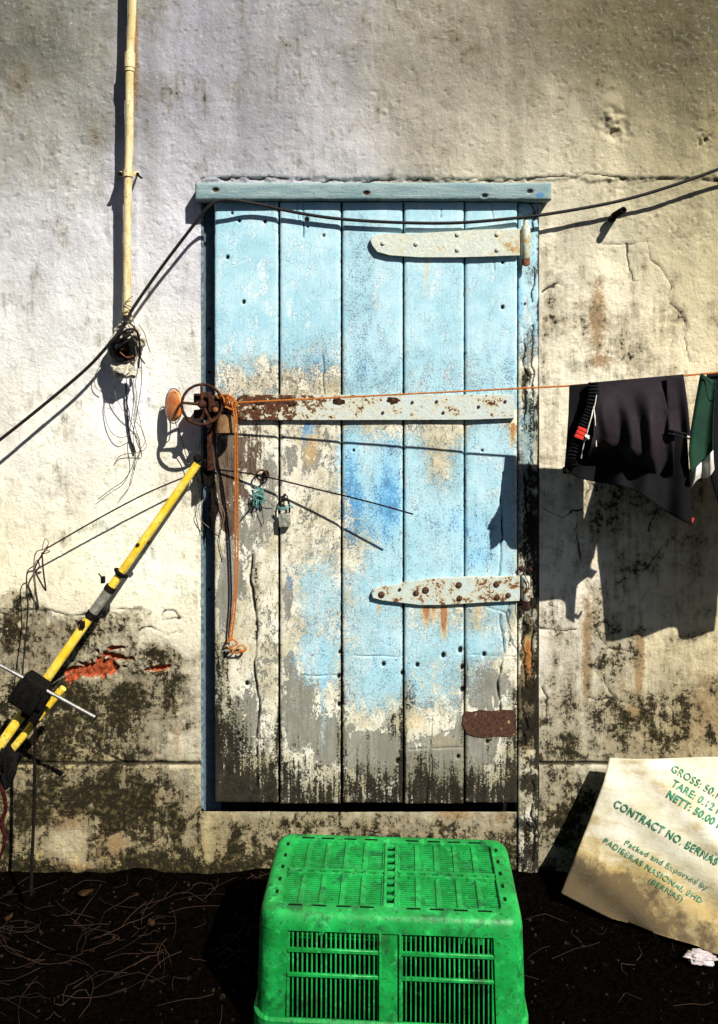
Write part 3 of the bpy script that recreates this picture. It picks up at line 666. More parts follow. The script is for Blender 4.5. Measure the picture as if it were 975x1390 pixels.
# right post
def post_fields(px, py):
    z = np.zeros_like(px); wb = fbm(px, py, 1 / 18, 4, 3) - .5
    return dict(pale=.9 - .75 * sstep(400, 520, py) + blobs(px, py, [(716, 590, 14, 60, .55), (705, 700, 8, 40, .4)]) + wb * .4, deep=blobs(px, py, [(706, 410, 4, 40, .5), (722, 420, 5, 30, .2), (708, 560, 8, 30, .45)]),
                grey=.3 + blobs(px, py, [(716, 470, 14, 26, .8), (716, 640, 16, 80, .5), (716, 860, 16, 60, .5), (716, 760, 16, 40, .3)]) + wb * .7,
                wood=blobs(px, py, [(718, 455, 8, 26, .6), (716, 510, 8, 30, .5), (718, 840, 14, 60, .55), (716, 900, 12, 60, .6), (716, 955, 20, 50, 1.0), (716, 1000, 14, 30, .7), (718, 1140, 12, 30, .5)], 1.5) + wb * .8,
                dark=.12 + .16 * sstep(430, 640, py) + wb * 1.1 + blobs(px, py, [(716, 620, 12, 110, .22), (716, 800, 14, 90, .3), (716, 970, 12, 60, .55), (712, 520, 5, 30, .5), (722, 700, 5, 40, .3), (716, 1060, 14, 14, .7), (716, 1100, 16, 30, .25), (718, 1170, 14, 30, .6), (727, 900, 4, 200, .35)]) + .9 * np.exp(-(731 - px) / 2.0),
                rust=blobs(px, py, [(716, 885, 8, 30, .9), (717, 920, 8, 40, .6), (716, 1020, 8, 20, .4)]), crack=np.exp(-(np.abs(px - 712 - wb * 16) / 1.4) ** 2) * sstep(440, 480, py) * (fbm(px, py, 1 / 26, 2, 4) > .45) + np.exp(-(np.abs(px - 723 - wb * 12) / 1.2) ** 2) * (fbm(px, py, 1 / 34, 2, 6) > .55), fleck=z + .4)
painted_slab('post', 702.5, 731, 276.5, 1186, .012, -.04, MD, post_fields, frame, seed=5, warp=.003, edge=.003)
bm = B(); screw(713, 412, .012, .004, M_SCREW, frame); screw(716, 1130, .012, .005, M_SCREW, frame)
# left jamb lies back in the shade of the door, with a lit bead along the wall
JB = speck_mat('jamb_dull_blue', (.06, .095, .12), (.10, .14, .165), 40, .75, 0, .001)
BEAD = speck_mat('bead_pale_blue', (.07, .11, .13), (.22, .29, .31), 60, .7, 0, .001, fine=(.08, .08, .07))  # blue darkened to stand for a bead only lit in places
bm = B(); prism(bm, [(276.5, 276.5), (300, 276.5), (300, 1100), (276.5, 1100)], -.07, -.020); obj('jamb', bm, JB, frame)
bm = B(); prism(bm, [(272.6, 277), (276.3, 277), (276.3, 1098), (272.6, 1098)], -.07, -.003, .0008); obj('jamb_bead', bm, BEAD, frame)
bm = B(); prism(bm, [(272.8, 1090), (731.5, 1090), (731.5, 1101.5), (272.8, 1101.5)], -.07, -.030); obj('sill', bm, RECESS_SHADE, frame)
bm = B(); prism(bm, [(300.5, 276), (702, 276), (702, 1090), (300.5, 1090)], -.09, -.05); obj('back_board', bm, RECESS_SHADE, frame)
for y in (446, 505, 640, 800): screw(284, y, -.020, .005, IRON, frame)

# =================================================================== CONDUIT PIPE
M_PIPE = Mat('cream_pipe_paint'); n1 = M_PIPE.noise(50, 7, .7, 0, M_PIPE.scaled((1, 1, .3))); n2 = M_PIPE.noise(160, 5, .7)
c = M_PIPE.mix(M_PIPE.ss(n1, .4, .62), (.50, .38, .15), (.66, .56, .33)); c = M_PIPE.mix(M_PIPE.ss(n2, .58, .68), c, (.10, .065, .03)); c = M_PIPE.mix(M_PIPE.ss(n1, .62, .7, 0, .8), c, (.30, .19, .07))
M_PIPE = M_PIPE.done(c, .6, M_PIPE.add(n1, n2), .0012, spec=.35)
pipe = thing('conduit_pipe', 'cream painted conduit pipe running down the wall left of the door', 'pipe', P(172, 425, .045))
bm = B(); tube(bm, [P(181, -180, .064), P(180, 0, .064), P(176, 90, .062), P(176, 180, .062), P(174, 240, .062), P(173, 330, .062), P(172.5, 428, .062)], .0125, 18, sm=5); obj('pipe_length', bm, M_PIPE, pipe)
bm = B(); tube(bm, [P(176.5, 72, .062), P(176, 92, .062)], .0165, 18); tube(bm, [P(176, 92, .062), P(176, 97, .062)], .0148, 18); obj('coupling', bm, M_PIPE, pipe)
bm = B(); tube(bm, [P(174.3, 232, .062), P(174, 240, .062)], .0162, 18); box(bm, P(165, 236, .052), (.014, .004, .016), bev=.001); box(bm, P(184, 236, .052), (.02, .004, .014), bev=.001); box(bm, P(174, 236, .024), (.016, .06, .016)); obj('pipe_clamp', bm, M_PIPE, pipe)
bm = B(); tube(bm, [P(163, 236, .0), P(163, 236, .060), P(163, 236, .068)], [.004, .004, .0075], 8); obj('clamp_bolt', bm, IRON, pipe)
bm = B(); tube(bm, [P(187, 236, .0), P(187, 236, .058), P(188, 238, .068), P(193, 242, .072)], [.003, .005, .0035, .003], 8, sm=4); obj('clamp_bolt', bm, IRON, pipe)
bm = B(); tube(bm, [P(180, 402, .078), P(170, 412, .08), P(180, 418, .077), P(168, 425, .077)], .0012, 6, sm=6); obj('tie_wire', bm, IRON, pipe)

# =================================================================== BROKEN SOCKET AND WIRES
MORT = speck_mat('crumbly_mortar', (.34, .29, .20), (.66, .61, .50), 70, .95, 0, .003)
sock = thing('broken_socket', 'broken black electric socket in crumbling mortar under the conduit', 'socket', P(172, 520, .0))
bm = B(); lathe(bm, P(174, 474, .02), (-.08, -1, -.05), [(0, .034), (.03, .036), (.058, .037), (.066, .035), (.066, .029), (.030, .026)], 24, True, True); obj('socket_cup', bm, BLACK, sock)
bm = B(); lathe(bm, P(172, 474, .05), (-.3, -1, .2), [(0, .009), (.02, .009), (.022, .006)], 12); tube(bm, [P(163, 478, .088), P(172, 485, .09), P(182, 483, .088)], .002, 6, sm=5); obj('socket_contact', bm, RUSTB, sock)
bm = B()
for k, (x, y, dd, r, sc) in enumerate(((159, 462, .055, .022, (1, .7, 1.2)), (169, 446, .035, .024, (1.1, .8, .8)), (168, 503, .06, .026, (1.3, .8, .9)), (160, 496, .05, .016, (1, 1, 1)), (178, 508, .05, .015, (.9, .8, 1)), (186, 452, .03, .018, (.8, .8, 1.1)), (192, 465, .025, .013, (1, .7, 1.2)), (172, 430, .045, .017, (1, 1, .9)), (170, 475, .012, .05, (.8, .35, 1.1)), (152, 480, .04, .010, (1, 1, 1)))):
    lump(bm, P(x, y, dd), r, k, .5, 3, sc)
obj('mortar', bm, MORT, sock)
WIRE = speck_mat('wire_black', (.006, .005, .0045), (.018, .014, .012), 200, .65, spec=.2)
WIREB = speck_mat('wire_brown', (.10, .07, .045), (.22, .16, .10), 120, .6)
def wire(pts, r, mat, parent, name='wire', sm=7, seg=6):
    bm = B(); tube(bm, [P(*p) for p in pts], r, seg, sm=sm); return obj(name, bm, mat, parent)
wire([(156, 470, .06), (163, 455, .085), (175, 447, .09), (186, 450, .08), (190, 470, .06), (188, 500, .05)], .0035, WIRE, sock)
wire([(157, 476, .08), (168, 466, .095), (184, 456, .09)], .0038, WIRE, sock)
wire([(158, 466, .085), (168, 458, .1), (182, 448, .09)], .0032, WIRE, sock)
wire([(160, 445, .06), (172, 438, .085), (182, 444, .08), (178, 452, .09), (164, 449, .08)], .0026, WIRE, sock)
wire([(178, 425, .07), (185, 450, .075), (191, 480, .06), (192, 520, .05), (186, 560, .045), (181, 590, .04), (182, 625, .03), (170, 650, .02), (150, 665, .015), (133, 678, .015)], .0011, WIRE, sock)
wire([(182, 490, .06), (183, 510, .055), (180, 530, .05), (188, 560, .04), (193, 585, .035), (197, 600, .03), (190, 612, .03), (182, 640, .02), (176, 660, .015), (162, 678, .012)], .0010, WIREB, sock)
wire([(155, 523, .04), (158, 540, .035), (170, 560, .03), (190, 578, .03), (197, 596, .03), (198, 608, .03), (188, 614, .02), (165, 618, .015), (155, 630, .01)], .0011, WIREB, sock)
wire([(143, 540, .01), (142, 560, .012), (150, 585, .02), (165, 594, .03), (183, 588, .03), (190, 600, .03), (188, 625, .03)], .0011, WIREB, sock)
wire([(171, 520, .02), (173, 560, .015), (176, 590, .012), (183, 615, .012)], .0028, WIRE, sock)
wire([(150, 470, .06), (140, 490, .04), (129, 510, .025), (130, 525, .02), (138, 532, .018)], .0012, WIREB, sock)
wire([(188, 440, .06), (196, 452, .05), (200, 466, .04), (204, 478, .03)], .0016, WIREB, sock)
wire([(184, 470, .07), (187, 500, .06), (184, 520, .055), (186, 540, .05), (182, 570, .04), (190, 600, .03)], .0012, WIREB, sock)

# =================================================================== BLACK CABLE
bm = B()
tube(bm, [P(*p) for p in ((-60, 640, .095), (0, 597, .09), (70, 541, .085), (120, 498, .083), (150, 465, .085), (163, 448, .078), (185, 412, .065), (220, 362, .065), (258, 312, .075), (280, 284, .083), (296, 273, .083), (318, 272, .078), (350, 277, .062), (400, 288, .056), (460, 297, .052), (540, 302, .052), (620, 302.5, .052), (700, 296, .05), (760, 288, .045), (840, 273, .042), (910, 253, .044), (985, 226, .05), (1060, 196, .06))], .0052, 10, sm=8)
cable = obj('power_cable', bm, WIRE, None); tag(cable, 'long black cable sagging across the top of the blue door', 'cable')
# stub of pipe in the wall that the cable passes
bm = B(); lathe(bm, P(832, 294, -.01), (.12, -1, .1), [(0, .011), (.078, .0105), (.08, .0095), (.08, .006), (.05, .006)], 16); lump(bm, P(831, 297, .02), .011, 8, .4)
st_ = obj('iron_stub', bm, IRON); tag(st_, 'short iron stub sticking out of the wall right of the lintel', 'stub')

# =================================================================== HAND WHEEL WITH ITS CLAMP
wheel = thing('handwheel', 'rusty spoked handwheel on a clamp bolted to the door edge', 'handwheel', P(280, 552, 0))
cw = P(274.5, 549, .125); axw = Vector((.12, -1, .06)).normalized()
bm = B(); ring(bm, cw, axw, .060, .0044, 56, 12); obj('rim', bm, RUST, wheel)
for ang in (92, -5 + 180, -62):
    a = math.radians(ang); dv = Vector((math.cos(a), 0, math.sin(a))); dv = (dv - axw * dv.dot(axw)).normalized()
    bm = B(); tube(bm, [cw, cw + dv * .03, cw + dv * .060], [.0056, .0045, .0042], 10); obj('spoke', bm, RUST, wheel)
bm = B(); lathe(bm, cw - axw * .11, axw, [(0, .007), (.09, .007), (.0905, .0125), (.118, .0125), (.122, .009), (.128, .0085), (.130, .004)], 18); obj('hub', bm, RUST, wheel)
bm = B()
box(bm, P(270, 540, .075), (.028, .022, .026), bev=.002); box(bm, P(270, 562, .075), (.028, .022, .026), bev=.002)
box(bm, P(281, 551, .07), (.024, .03, .086), bev=.003); box(bm, P(296, 548, .085), (.05, .05, .05), bev=.004); box(bm, P(306, 556, .075), (.044, .05, .03), bev=.003); box(bm, P(288, 600, .045), (.020, .07, .17), bev=.004)
box(bm, P(286, 570, .09), (.018, .02, .05), Matrix.Rotation(.5, 3, 'Y'), bev=.003)
obj('clamp_bracket', bm, RUST, wheel)
for x, y in ((297, 538), (305, 541), (293, 556)):
    bm = B(); lathe(bm, P(x, y, .110), (.1, -1, .1), [(0, .008), (.007, .008), (.008, .006)], 6); obj('clamp_nut', bm, RUSTB, wheel)
TAN = speck_mat('tan_sleeve', (.17, .085, .030), (.27, .15, .06), 70, .75, 0, .0008)
bm = B(); lathe(bm, P(306.5, 587, .085), (0, .05, 1), [(.0, .0305), (.055, .0305), (.055, .026), (.0, .026), (.0, .0305)], 28, False, False); obj('collar', bm, TAN, wheel)
bm = B(); lump(bm, P(281, 640, .05), .022, 4, .6, 3, (.8, .9, 2.2)); lump(bm, P(268, 622, .06), .012, 6, .5); lump(bm, P(284, 606, .05), .018, 7, .5, 3, (.8, .8, 1.6)); lump(bm, P(290, 690, .03), .022, 9, .6, 3, (.7, .6, 3.0)); obj('greasy_lump', bm, IRON, wheel)
wire([(290, 600, .07), (291, 630, .07), (297, 650, .06), (296, 672, .05), (305, 700, .045), (298, 730, .04), (303, 760, .038)], .0012, WIREB, wheel)
wire([(272, 600, .05), (266, 640, .03), (272, 660, .03), (270, 690, .02), (276, 720, .02)], .0010, WIREB, wheel)
wire([(268, 650, .03), (272, 680, .02), (268, 700, .02), (284, 716, .03), (300, 726, .04)], .0010, WIREB, wheel)
wire([(276, 572, .08), (283, 595, .075), (286, 615, .06)], .0015, WIRE, wheel)

# orange reflector disc beside the wheel
M_REFL = Mat('orange_reflector'); n = M_REFL.noise(38, 6, .7); n2 = M_REFL.noise(120, 4, .6); sx = M_REFL.sep()
c = M_REFL.mix(M_REFL.ss(n, .42, .62), (.62, .15, .025), (.72, .30, .10)); c = M_REFL.mix(M_REFL.ss(n2, .58, .68), c, (.20, .05, .02))
M_REFL = M_REFL.done(c, .35, n, .001, spec=.5)
refl = thing('reflector', 'oval orange reflector disc on a wire behind the handwheel', 'reflector', P(236, 575, .05))
axr = Vector((-.62, -1, .12)).normalized()
bm = B(); lathe(bm, P(237, 551, .06), axr, [(-.004, .010), (0, .048), (.006, .049), (.011, .046), (.014, .034), (.016, .018), (.0165, .003)], 30)
for v in bm.verts: v.co.x = P(237, 551, .06).x + (v.co.x - P(237, 551, .06).x) * .74
obj('lens', bm, M_REFL, refl)
bm = B(); tube(bm, [P(236 + 11.6 * math.cos(t), 551 + 23.6 * math.sin(t), .052 + .014 * math.cos(t)) for t in np.linspace(0, 2 * math.pi, 36, endpoint=False)], .0016, 8, closed=True); obj('lens_rim', bm, RUST, refl)
wire([(238, 566, .078), (239, 576, .07), (245, 590, .05), (252, 615, .03), (262, 650, .02)], .0012, WIRE, refl)

# =================================================================== ORANGE CORD / CLOTHES LINE
M_CORD = Mat('orange_cord'); n = M_CORD.noise(300, 4, .6); c = M_CORD.mix(M_CORD.ss(n, .35, .65), (.46, .105, .008), (.74, .25, .03)); M_CORD = M_CORD.done(c, .6, M_CORD.wave(320, dist=1, dirn='DIAGONAL'), .0012, spec=.3)
cord = thing('orange_cord', 'orange cord tied at the handwheel and stretched right as a clothes line', 'cord', P(320, 885, .06))
def dl(x): return .118 + (x - 330) / 440 * .104
def yl(x): return 546 + (x - 330) * (524 - 546) / 440 if x < 772 else 524 - (x - 772) * (16 / 178)
bm = B(); tube(bm, [P(x, yl(x), dl(x)) for x in np.linspace(318, 1250, 30)], .0026, 8); obj('line', bm, M_CORD, cord)
bm = B()
for k in range(5):
    x = 301 + k * 4.2
    tube(bm, [P(x + 6 * math.cos(t) * .6 + 2 * math.sin(t), 543 + k * 1.2 + 8 * math.sin(t), .105 + .024 * math.cos(t)) for t in np.linspace(0, 2 * math.pi, 18, endpoint=False)], .0026, 8, closed=True)
tube(bm, [P(300, 538, .12), P(310, 536, .132), P(320, 545, .135), P(318, 556, .13), P(306, 552, .125)], .0028, 8, sm=6); obj('cord_wrap', bm, M_CORD, cord)
for off, dd in ((0, 0), (3.2, .003)):
    bm = B(); tube(bm, [P(x + off, y, e) for x, y, e in ((309, 540, .132), (316, 552, .131), (319, 580, .128), (319.5, 640, .10), (320, 720, .075), (319, 790, .062), (316, 830, .056), (312, 862, .05), (313, 868, .05))], .0025, 8, sm=8); obj('cord_tail', bm, M_CORD, cord)
bm = B(); tube(bm, [P(*p) for p in ((313, 862, .055), (309, 872, .058), (316, 868, .062), (322, 874, .056), (312, 880, .058), (314, 886, .05), (324, 886, .052), (332, 884, .055), (334, 879, .05), (326, 876, .05), (318, 882, .06), (309, 878, .05))], .0024, 8, sm=8); tube(bm, [P(334, 880, .05), P(330, 884, .055), (P(325, 883, .055))], .0034, 8, sm=4); obj('cord_knot', bm, M_CORD, cord)

# =================================================================== THIN RODS
rod = obj('steel_rod', tube(B(), [P(284, 636, .035), P(350, 645, .062), P(430, 664, .09), P(500, 681, .12), P(561, 698, .145)], .0024, 8, sm=6), IRON); tag(rod, 'thin dark rod reaching out to the right across the door planks', 'rod')
arm = thing('wire_arm', 'thin black wire arm with a bent triangular hook at its left end', 'arm', P(58, 790, .06))
obj('wire_shaft', tube(B(), [P(272, 641, .05), P(240, 652, .06), P(190, 674, .07), (P(130, 706, .07)), P(66, 743, .065)], .0024, 8, sm=6), WIRE, arm)
obj('hook', tube(B(), [P(66, 742, .066), P(58, 752, .062), P(48, 770, .055), P(50, 780, .055), P(61, 800, .06), P(62, 798, .06), P(59, 775, .062), P(57, 750, .066)], .0026, 8, sm=5), WIRE, arm)
obj('twine_tie', tube(B(), [P(60, 746, .07), P(66, 738, .072), P(62, 731, .07), P(58, 745, .075), P(68, 748, .07), P(60, 752, .07)], .0016, 6, sm=5), WIREB, arm)
for (pts, lab) in ((((58, 746, .07), (49, 750, .068), (46, 768, .06), (47, 800, .055), (44, 850, .055), (40, 905, .07), (38, 925, .09)), 'brown string hanging from the hook, right strand of the two'), (((46, 768, .055), (38, 775, .05), (36, 790, .05), (38, 830, .05), (33, 880, .06), (31, 920, .09)), 'dark string hanging from the hook, left strand of the two')):
    o = obj('hanging_string', tube(B(), [P(*p) for p in pts], .0019, 6, sm=7), WIREB if 'brown' in lab else WIRE); tag(o, lab, 'string', 'strings hanging from the hook')

# =================================================================== YELLOW POLE
M_YEL = Mat('yellow_enamel'); n1 = M_YEL.noise(26, 7, .7); n2 = M_YEL.noise(120, 5, .7)
c = M_YEL.mix(M_YEL.ss(n1, .4, .65), (.66, .44, .02), (.74, .56, .10)); c = M_YEL.mix(M_YEL.ss(n2, .57, .66, 0, .85), c, (.18, .09, .02)); c = M_YEL.mix(M_YEL.ss(M_YEL.noise(14, 6, .7, .4), .52, .66, 0, .6), c, (.30, .17, .02)); c = M_YEL.mix(M_YEL.ss(n1, .68, .72), c, (.05, .03, .015))
M_YEL = M_YEL.done(c, .35, n2, .0006, spec=.45)
pole = thing('yellow_pole', 'long yellow pole propped against the door edge with black clamp', 'pole', P(-60, 1100, .24))
pa = Vector(P(268, 630, .07)); pb = Vector(P(-70, 1112, .235))
def pp(t): return pa.lerp(pb, t)
def tpx(x): return (268 - x) / 338.0
pdir = (pb - pa).normalized()
obj('upper_tube', tube(B(), [pp(0), pp(tpx(139))], .0128, 18), M_YEL, pole)
obj('lower_tube', tube(B(), [pp(tpx(118)), pp(tpx(40)), pp(1.0)], [.0135, .0145, .0150], 18), M_YEL, pole)
M_SL = speck_mat('grey_sleeve', (.17, .155, .125), (.30, .28, .23), 60, .5, .2, .0006)
obj('sleeve', tube(B(), [pp(tpx(146)), pp(tpx(116))], .0150, 18), M_SL, pole)
bm = B(); lathe(bm, pp(tpx(159)), -pdir, [(-.006, .016), (0, .024), (.003, .0245), (.006, .022), (.0062, .012)], 24); obj('stop_ring', bm, BLACK, pole)
bm = B(); lathe(bm, pp(tpx(146)), pdir, [(-.002, .017), (.014, .0172)], 18); box(bm, P(140, 787, .15), (.012, .012, .02), bev=.002); tube(bm, [P(140, 787, .15), P(134, 778, .155)], .002, 6); obj('sleeve_clip', bm, IRON, pole); bm = B(); lathe(bm, pp(tpx(118)), pdir, [(-.012, .0172), (.006, .0172)], 18); box(bm, P(112, 848, .165), (.014, .012, .02), bev=.002); obj('sleeve_clip', bm, IRON, pole)
bm = B(); lathe(bm, pp(tpx(186.5)) + Vector((-.004, -.011, .004)), (-.3, -1, .3), [(-.004, .006), (.004, .006), (.006, .003)], 10); obj('rivet', bm, RUST, pole); bm = B(); lathe(bm, pp(tpx(192)) + Vector((.012, 0, -.006)), (.8, -.3, -.5), [(-.006, .006), (.006, .006)], 10); obj('rivet', bm, RUST, pole)
rot = Matrix.Rotation(math.radians(33), 3, 'Y')
bm = B(); box(bm, P(42, 940, .215), (.078, .058, .088), rot, bev=.004); box(bm, P(30, 934, .215), (.03, .066, .07), rot, bev=.004); box(bm, P(58, 948, .215), (.032, .046, .05), rot, bev=.004); box(bm, P(46, 965, .21), (.05, .03, .05), rot, bev=.003); obj('clamp_block', bm, BLACK, pole)
bm = B(); tube(bm, [P(-40, 880, .225), P(0, 903, .23), P(130, 974, .235)], .0052, 12); obj('cross_rod', bm, STEEL, pole)
bm = B(); tube(bm, [P(129, 973.5, .235), P(131.5, 975, .235)], .0056, 12); obj('rod_tip', bm, BLACK, pole)
bm = B(); tube(bm, [P(82, 938, .165), P(50, 977, .17), P(-50, 1098, .185)], .0112, 16); obj('side_tube', bm, M_YEL, pole)
bm = B(); tube(bm, [P(86, 934, .165), P(81, 940, .165)], .0104, 16); obj('end_plug', bm, M_YEL, pole)
bm = B(); lathe(bm, P(50, 977, .17), pdir, [(-.006, .0125), (.006, .0125)], 16); obj('side_band', bm, RUST, pole)
lg = bpy.data.objects
bm = B(); tube(bm, [P(48, 970, .19), P(46.5, 1100, .19), P(43, 1182, .19), P(42.5, 1215, .19)], .0048, 10); obj('stay_rod', bm, IRON, pole)
wire([(98, 912, .13), (80, 922, .17), (70, 930, .19)], .0010, STEEL, pole)
bm = B(); lump(bm, P(10, 1040, .21), .035, 3, .6, 3, (.7, .8, 1.6)); obj('pole_grip', bm, BLACK, pole)
# dark red cloth strip at the left edge
bm = B(); tube(bm, [P(*p) for p in ((-4, 1058, .25), (5, 1078, .25), (8, 1098, .25), (2, 1118, .25), (7, 1140, .26), (-2, 1170, .26))], [.004, .006, .005, .007, .005, .004], 9, sm=6, wob=.08)
o = obj('red_rag', bm, speck_mat('dark_red_cloth', (.018, .004, .003), (.045, .008, .006), 90, .95, spec=.05)); tag(o, 'dark red rag twisted around the foot of the yellow pole', 'rag')

# =================================================================== PADLOCK AND TWINE
lock = thing('padlock', 'small weathered padlock hanging on the second door plank', 'padlock', P(387, 718, .04))
M_LK = speck_mat('lock_body', (.16, .16, .12), (.42, .42, .34), 80, .6, .2, .001)
bm = B(); box(bm, P(386.5, 706, DF + .016), (.036, .020, .040), Matrix.Rotation(-.06, 3, 'Y'), bev=.004); obj('lock_body', bm, M_LK, lock)
bm = B(); tube(bm, [P(380, 696, DF + .016), P(380, 686, DF + .017), P(384, 679, DF + .018), P(390, 679, DF + .018), P(393, 686, DF + .017), P(393, 696, DF + .016)], .003, 8, sm=5); obj('shackle', bm, IRON, lock)
bm = B(); ring(bm, P(387, 676, DF + .02), (.2, -1, .2), .0085, .0018, 22, 8); lathe(bm, P(387, 671, DF - .002), (0, -1, 0), [(0, .004), (.02, .004)], 8); obj('staple', bm, IRON, lock)
TEAL = speck_mat('teal_twine', (.05, .17, .15), (.14, .34, .30), 150, .7)
tw = thing('teal_twine', 'knotted scrap of teal twine tangled on the rusty hasp ring', 'twine', P(350, 700, .05))
bm = B(); rnd = random.Random(5)
for k in range(9):
    pts = [P(352 + rnd.uniform(-9, 8), 664 + rnd.uniform(-8, 16) + j * 2, DF + .01 + rnd.uniform(0, .018)) for j in range(6)]
    tube(bm, pts, .0013, 6, sm=6)
obj('knot', bm, TEAL, tw)
bm = B()
for x, y in ((326, 707), (334, 698), (358, 712), (345, 690), (372, 688)): tube(bm, [P(350, 678, DF + .014), P((350 + x) / 2 + 2, (678 + y) / 2 - 3, DF + .02), P(x, y, DF + .006)], .0011, 6, sm=6)
obj('loose_strand', bm, WIRE, tw)
tw2 = thing('twine_scrap', 'small teal twine loop wound round the padlock shackle', 'twine', P(387, 692, .05))
bm = B()
for k in range(5): tube(bm, [P(375 + rnd.uniform(0, 4), 686 + rnd.uniform(0, 5), DF + .024), P(384, 690 + rnd.uniform(-3, 3), DF + .030), P(393, 687 + rnd.uniform(-3, 3), DF + .028), P(398, 684 + rnd.uniform(-2, 6), DF + .022)], .0014, 6, sm=5)
obj('loop', bm, TEAL, tw2)

# =================================================================== CLOTHES ON THE LINE
def cloth_mat(name, c1, c2, sheen=.25, rough=.75, weave=900):
    m = Mat(name); n = m.noise(14, 5, .6); n2 = m.noise(weave, 3, .5)
    c = m.mix(m.ss(n, .35, .65), c1, c2)
    return m.done(c, rough, m.add(m.mul(n2, .25), m.mul(m.noise(40, 4, .55), .9)), .0016, spec=.15, Sheen_Weight=sheen, Sheen_Roughness=.45)
M_SH = cloth_mat('plum_black_jersey', (.0075, .0045, .0063), (.0165, .0105, .014), .03, .75)
M_BK = cloth_mat('black_shaded_jersey', (.0025, .0022, .003), (.0045, .004, .005), .0, .85)  # also the shaded copy of the shorts' jersey
M_GR = cloth_mat('green_jersey', (.004, .024, .012), (.007, .038, .019), .08)
M_WT = cloth_mat('white_cotton', (.52, .49, .42), (.66, .62, .54), .1)
M_RD = cloth_mat('red_label', (.42, .018, .012), (.6, .035, .02), .1)

def lerp_poly(pts, v):
    """pts: [(t,x,y)]"""
    for (t0, x0, y0), (t1, x1, y1) in zip(pts[:-1], pts[1:]):
        if v <= t1:
            f = (v - t0) / (t1 - t0); f = max(0, min(1, f)); return x0 + (x1 - x0) * f, y0 + (y1 - y0) * f
    return pts[-1][1], pts[-1][2]

def cloth(name, Lp, Rp, dfun, mat, parent, nu=60, nv=70, th=.0016, bot=None):
    V = []; 
    for k in range(2):
        for i in range(nu + 1):
            for j in range(nv + 1):
                u = i / nu; v = j / nv
                lx, ly = lerp_poly(Lp, v); rx, ry = lerp_poly(Rp, v)
                x = lx + (rx - lx) * u; y = ly + (ry - ly) * u
                if bot: y += bot(u) * v * v
                p = P(x, y, dfun(u, v, x, y))
                V.append((p.x, p.y + (th if k else 0), p.z))
    n = (nu + 1) * (nv + 1); f = gridfaces(nu + 1, nv + 1)
    idx = np.arange(n).reshape(nu + 1, nv + 1)
    loop = np.concatenate([idx[:-1, 0], idx[-1, :-1], idx[1:, -1][::-1], idx[0, 1:][::-1]]); k = np.arange(len(loop)); nl = len(loop)
    sk = np.stack([loop, loop + n, loop[(k + 1) % nl] + n, loop[(k + 1) % nl]], -1)
    return raw(name, np.array(V), np.concatenate([f, f[:, ::-1] + n, sk]), mat, parent)

def s(x, a, b):
    t = max(0, min(1, (x - a) / (b - a))); return t * t * (3 - 2 * t)
shorts = thing('shorts', 'black sports shorts with white drawstring hung over the orange line', 'shorts', P(860, 600, .25))
# back leg, long, falls to the low right corner; blacker jersey paints in its shade
cloth('back_leg', [(0, 773, yl(773) - 1), (.3, 772, 560), (.7, 769, 605), (1, 766, 640)], [(0, 925, yl(925) - 1), (.4, 933, 590), (1, 940, 711)],
      lambda u, v, x, y: dl(x) + .006 + .05 * v * u + .020 * v * math.sin(u * 11 + 1.6 * v) + .010 * v * math.sin(u * 25 + 2 + 2 * v) + .01 * math.sin(v * 5 + u * 4) * v, M_BK, shorts, 80, 70, bot=lambda u: (-9 * math.sin(u * math.pi) + 4 * math.sin(u * 9)))
# front leg, shorter, its lit look put in by the lighter plum jersey
def dfront(u, v, x, y):
    fold = .015 * math.sin(u * 10 + 2.6 * v - 1.5 * u * v) * s(v, .05, .5) + .010 * math.sin(u * 23 - 4 * v) * s(v, .1, .6)
    return dl(x) + .016 + .045 * s(v, 0, .8) + fold - .05 * s(v, .80, 1.0) + .012 * math.sin(v * 3.0)
cloth('front_leg', [(0, 805, yl(805) - 2), (.35, 806, 555), (.7, 806, 590), (1, 797, 622)], [(0, 916, yl(916) - 2), (.5, 917, 570), (1, 913, 655)], dfront, M_SH, shorts, 80, 70, bot=lambda u: -10 * math.sin(u * 5.5))
# side leg turned to the right with its hem
cloth('side_leg', [(0, 905, yl(905) - 2), (.5, 906, 560), (1, 908, 585)], [(0, 928, yl(928) - 2), (.5, 934, 550), (1, 938, 592)], lambda u, v, x, y: dl(x) + .03 + .03 * v + .01 * math.sin(u * 7 + 1) * v, M_SH, shorts, 30, 40)
bm = B(); tube(bm, [P(907, 583, .325), P(922, 587, .33), P(938, 590, .325)], .003, 8, sm=4); tube(bm, [P(907, 588, .324), P(922, 592, .33), P(938, 596, .324)], .0024, 8, sm=4); obj('leg_hem', bm, M_BK, shorts)
# gathered waistband: a ribbed flat tube falling from the line
bm = B(); wc = [(806, 519, .252), (806, 535, .262), (803, 552, .27), (798, 566, .275), (792, 580, .278), (787, 592, .276), (781, 606, .27), (777, 622, .262), (778, 632, .255)]
cc = catmull([Vector(w_) for w_ in wc], 14); n_ = len(cc)
prev = None
for i, q in enumerate(cc):
    t = (cc[min(i + 1, n_ - 1)] - cc[max(i - 1, 0)]); tx = Vector((-t.y, t.x)).normalized()
    hw = (7.2 + .8 * math.sin(i * 2.1)) * (1 if i < n_ - 8 else .9); bump = .004 * math.sin(i * 1.55)
    row = [bm.verts.new(P(q.x + tx.x * hw * math.sin(a), q.y + tx.y * hw * math.sin(a), q.z + .010 * math.cos(a) + bump * max(0, math.cos(a)))) for a in np.linspace(-math.pi, math.pi, 18)[:-1]]
    if prev:
        for k in range(17): bm.faces.new((prev[k], prev[(k + 1) % 17], row[(k + 1) % 17], row[k]))
    prev = row
obj('waistband', bm, M_BK, shorts)
bm = B(); 
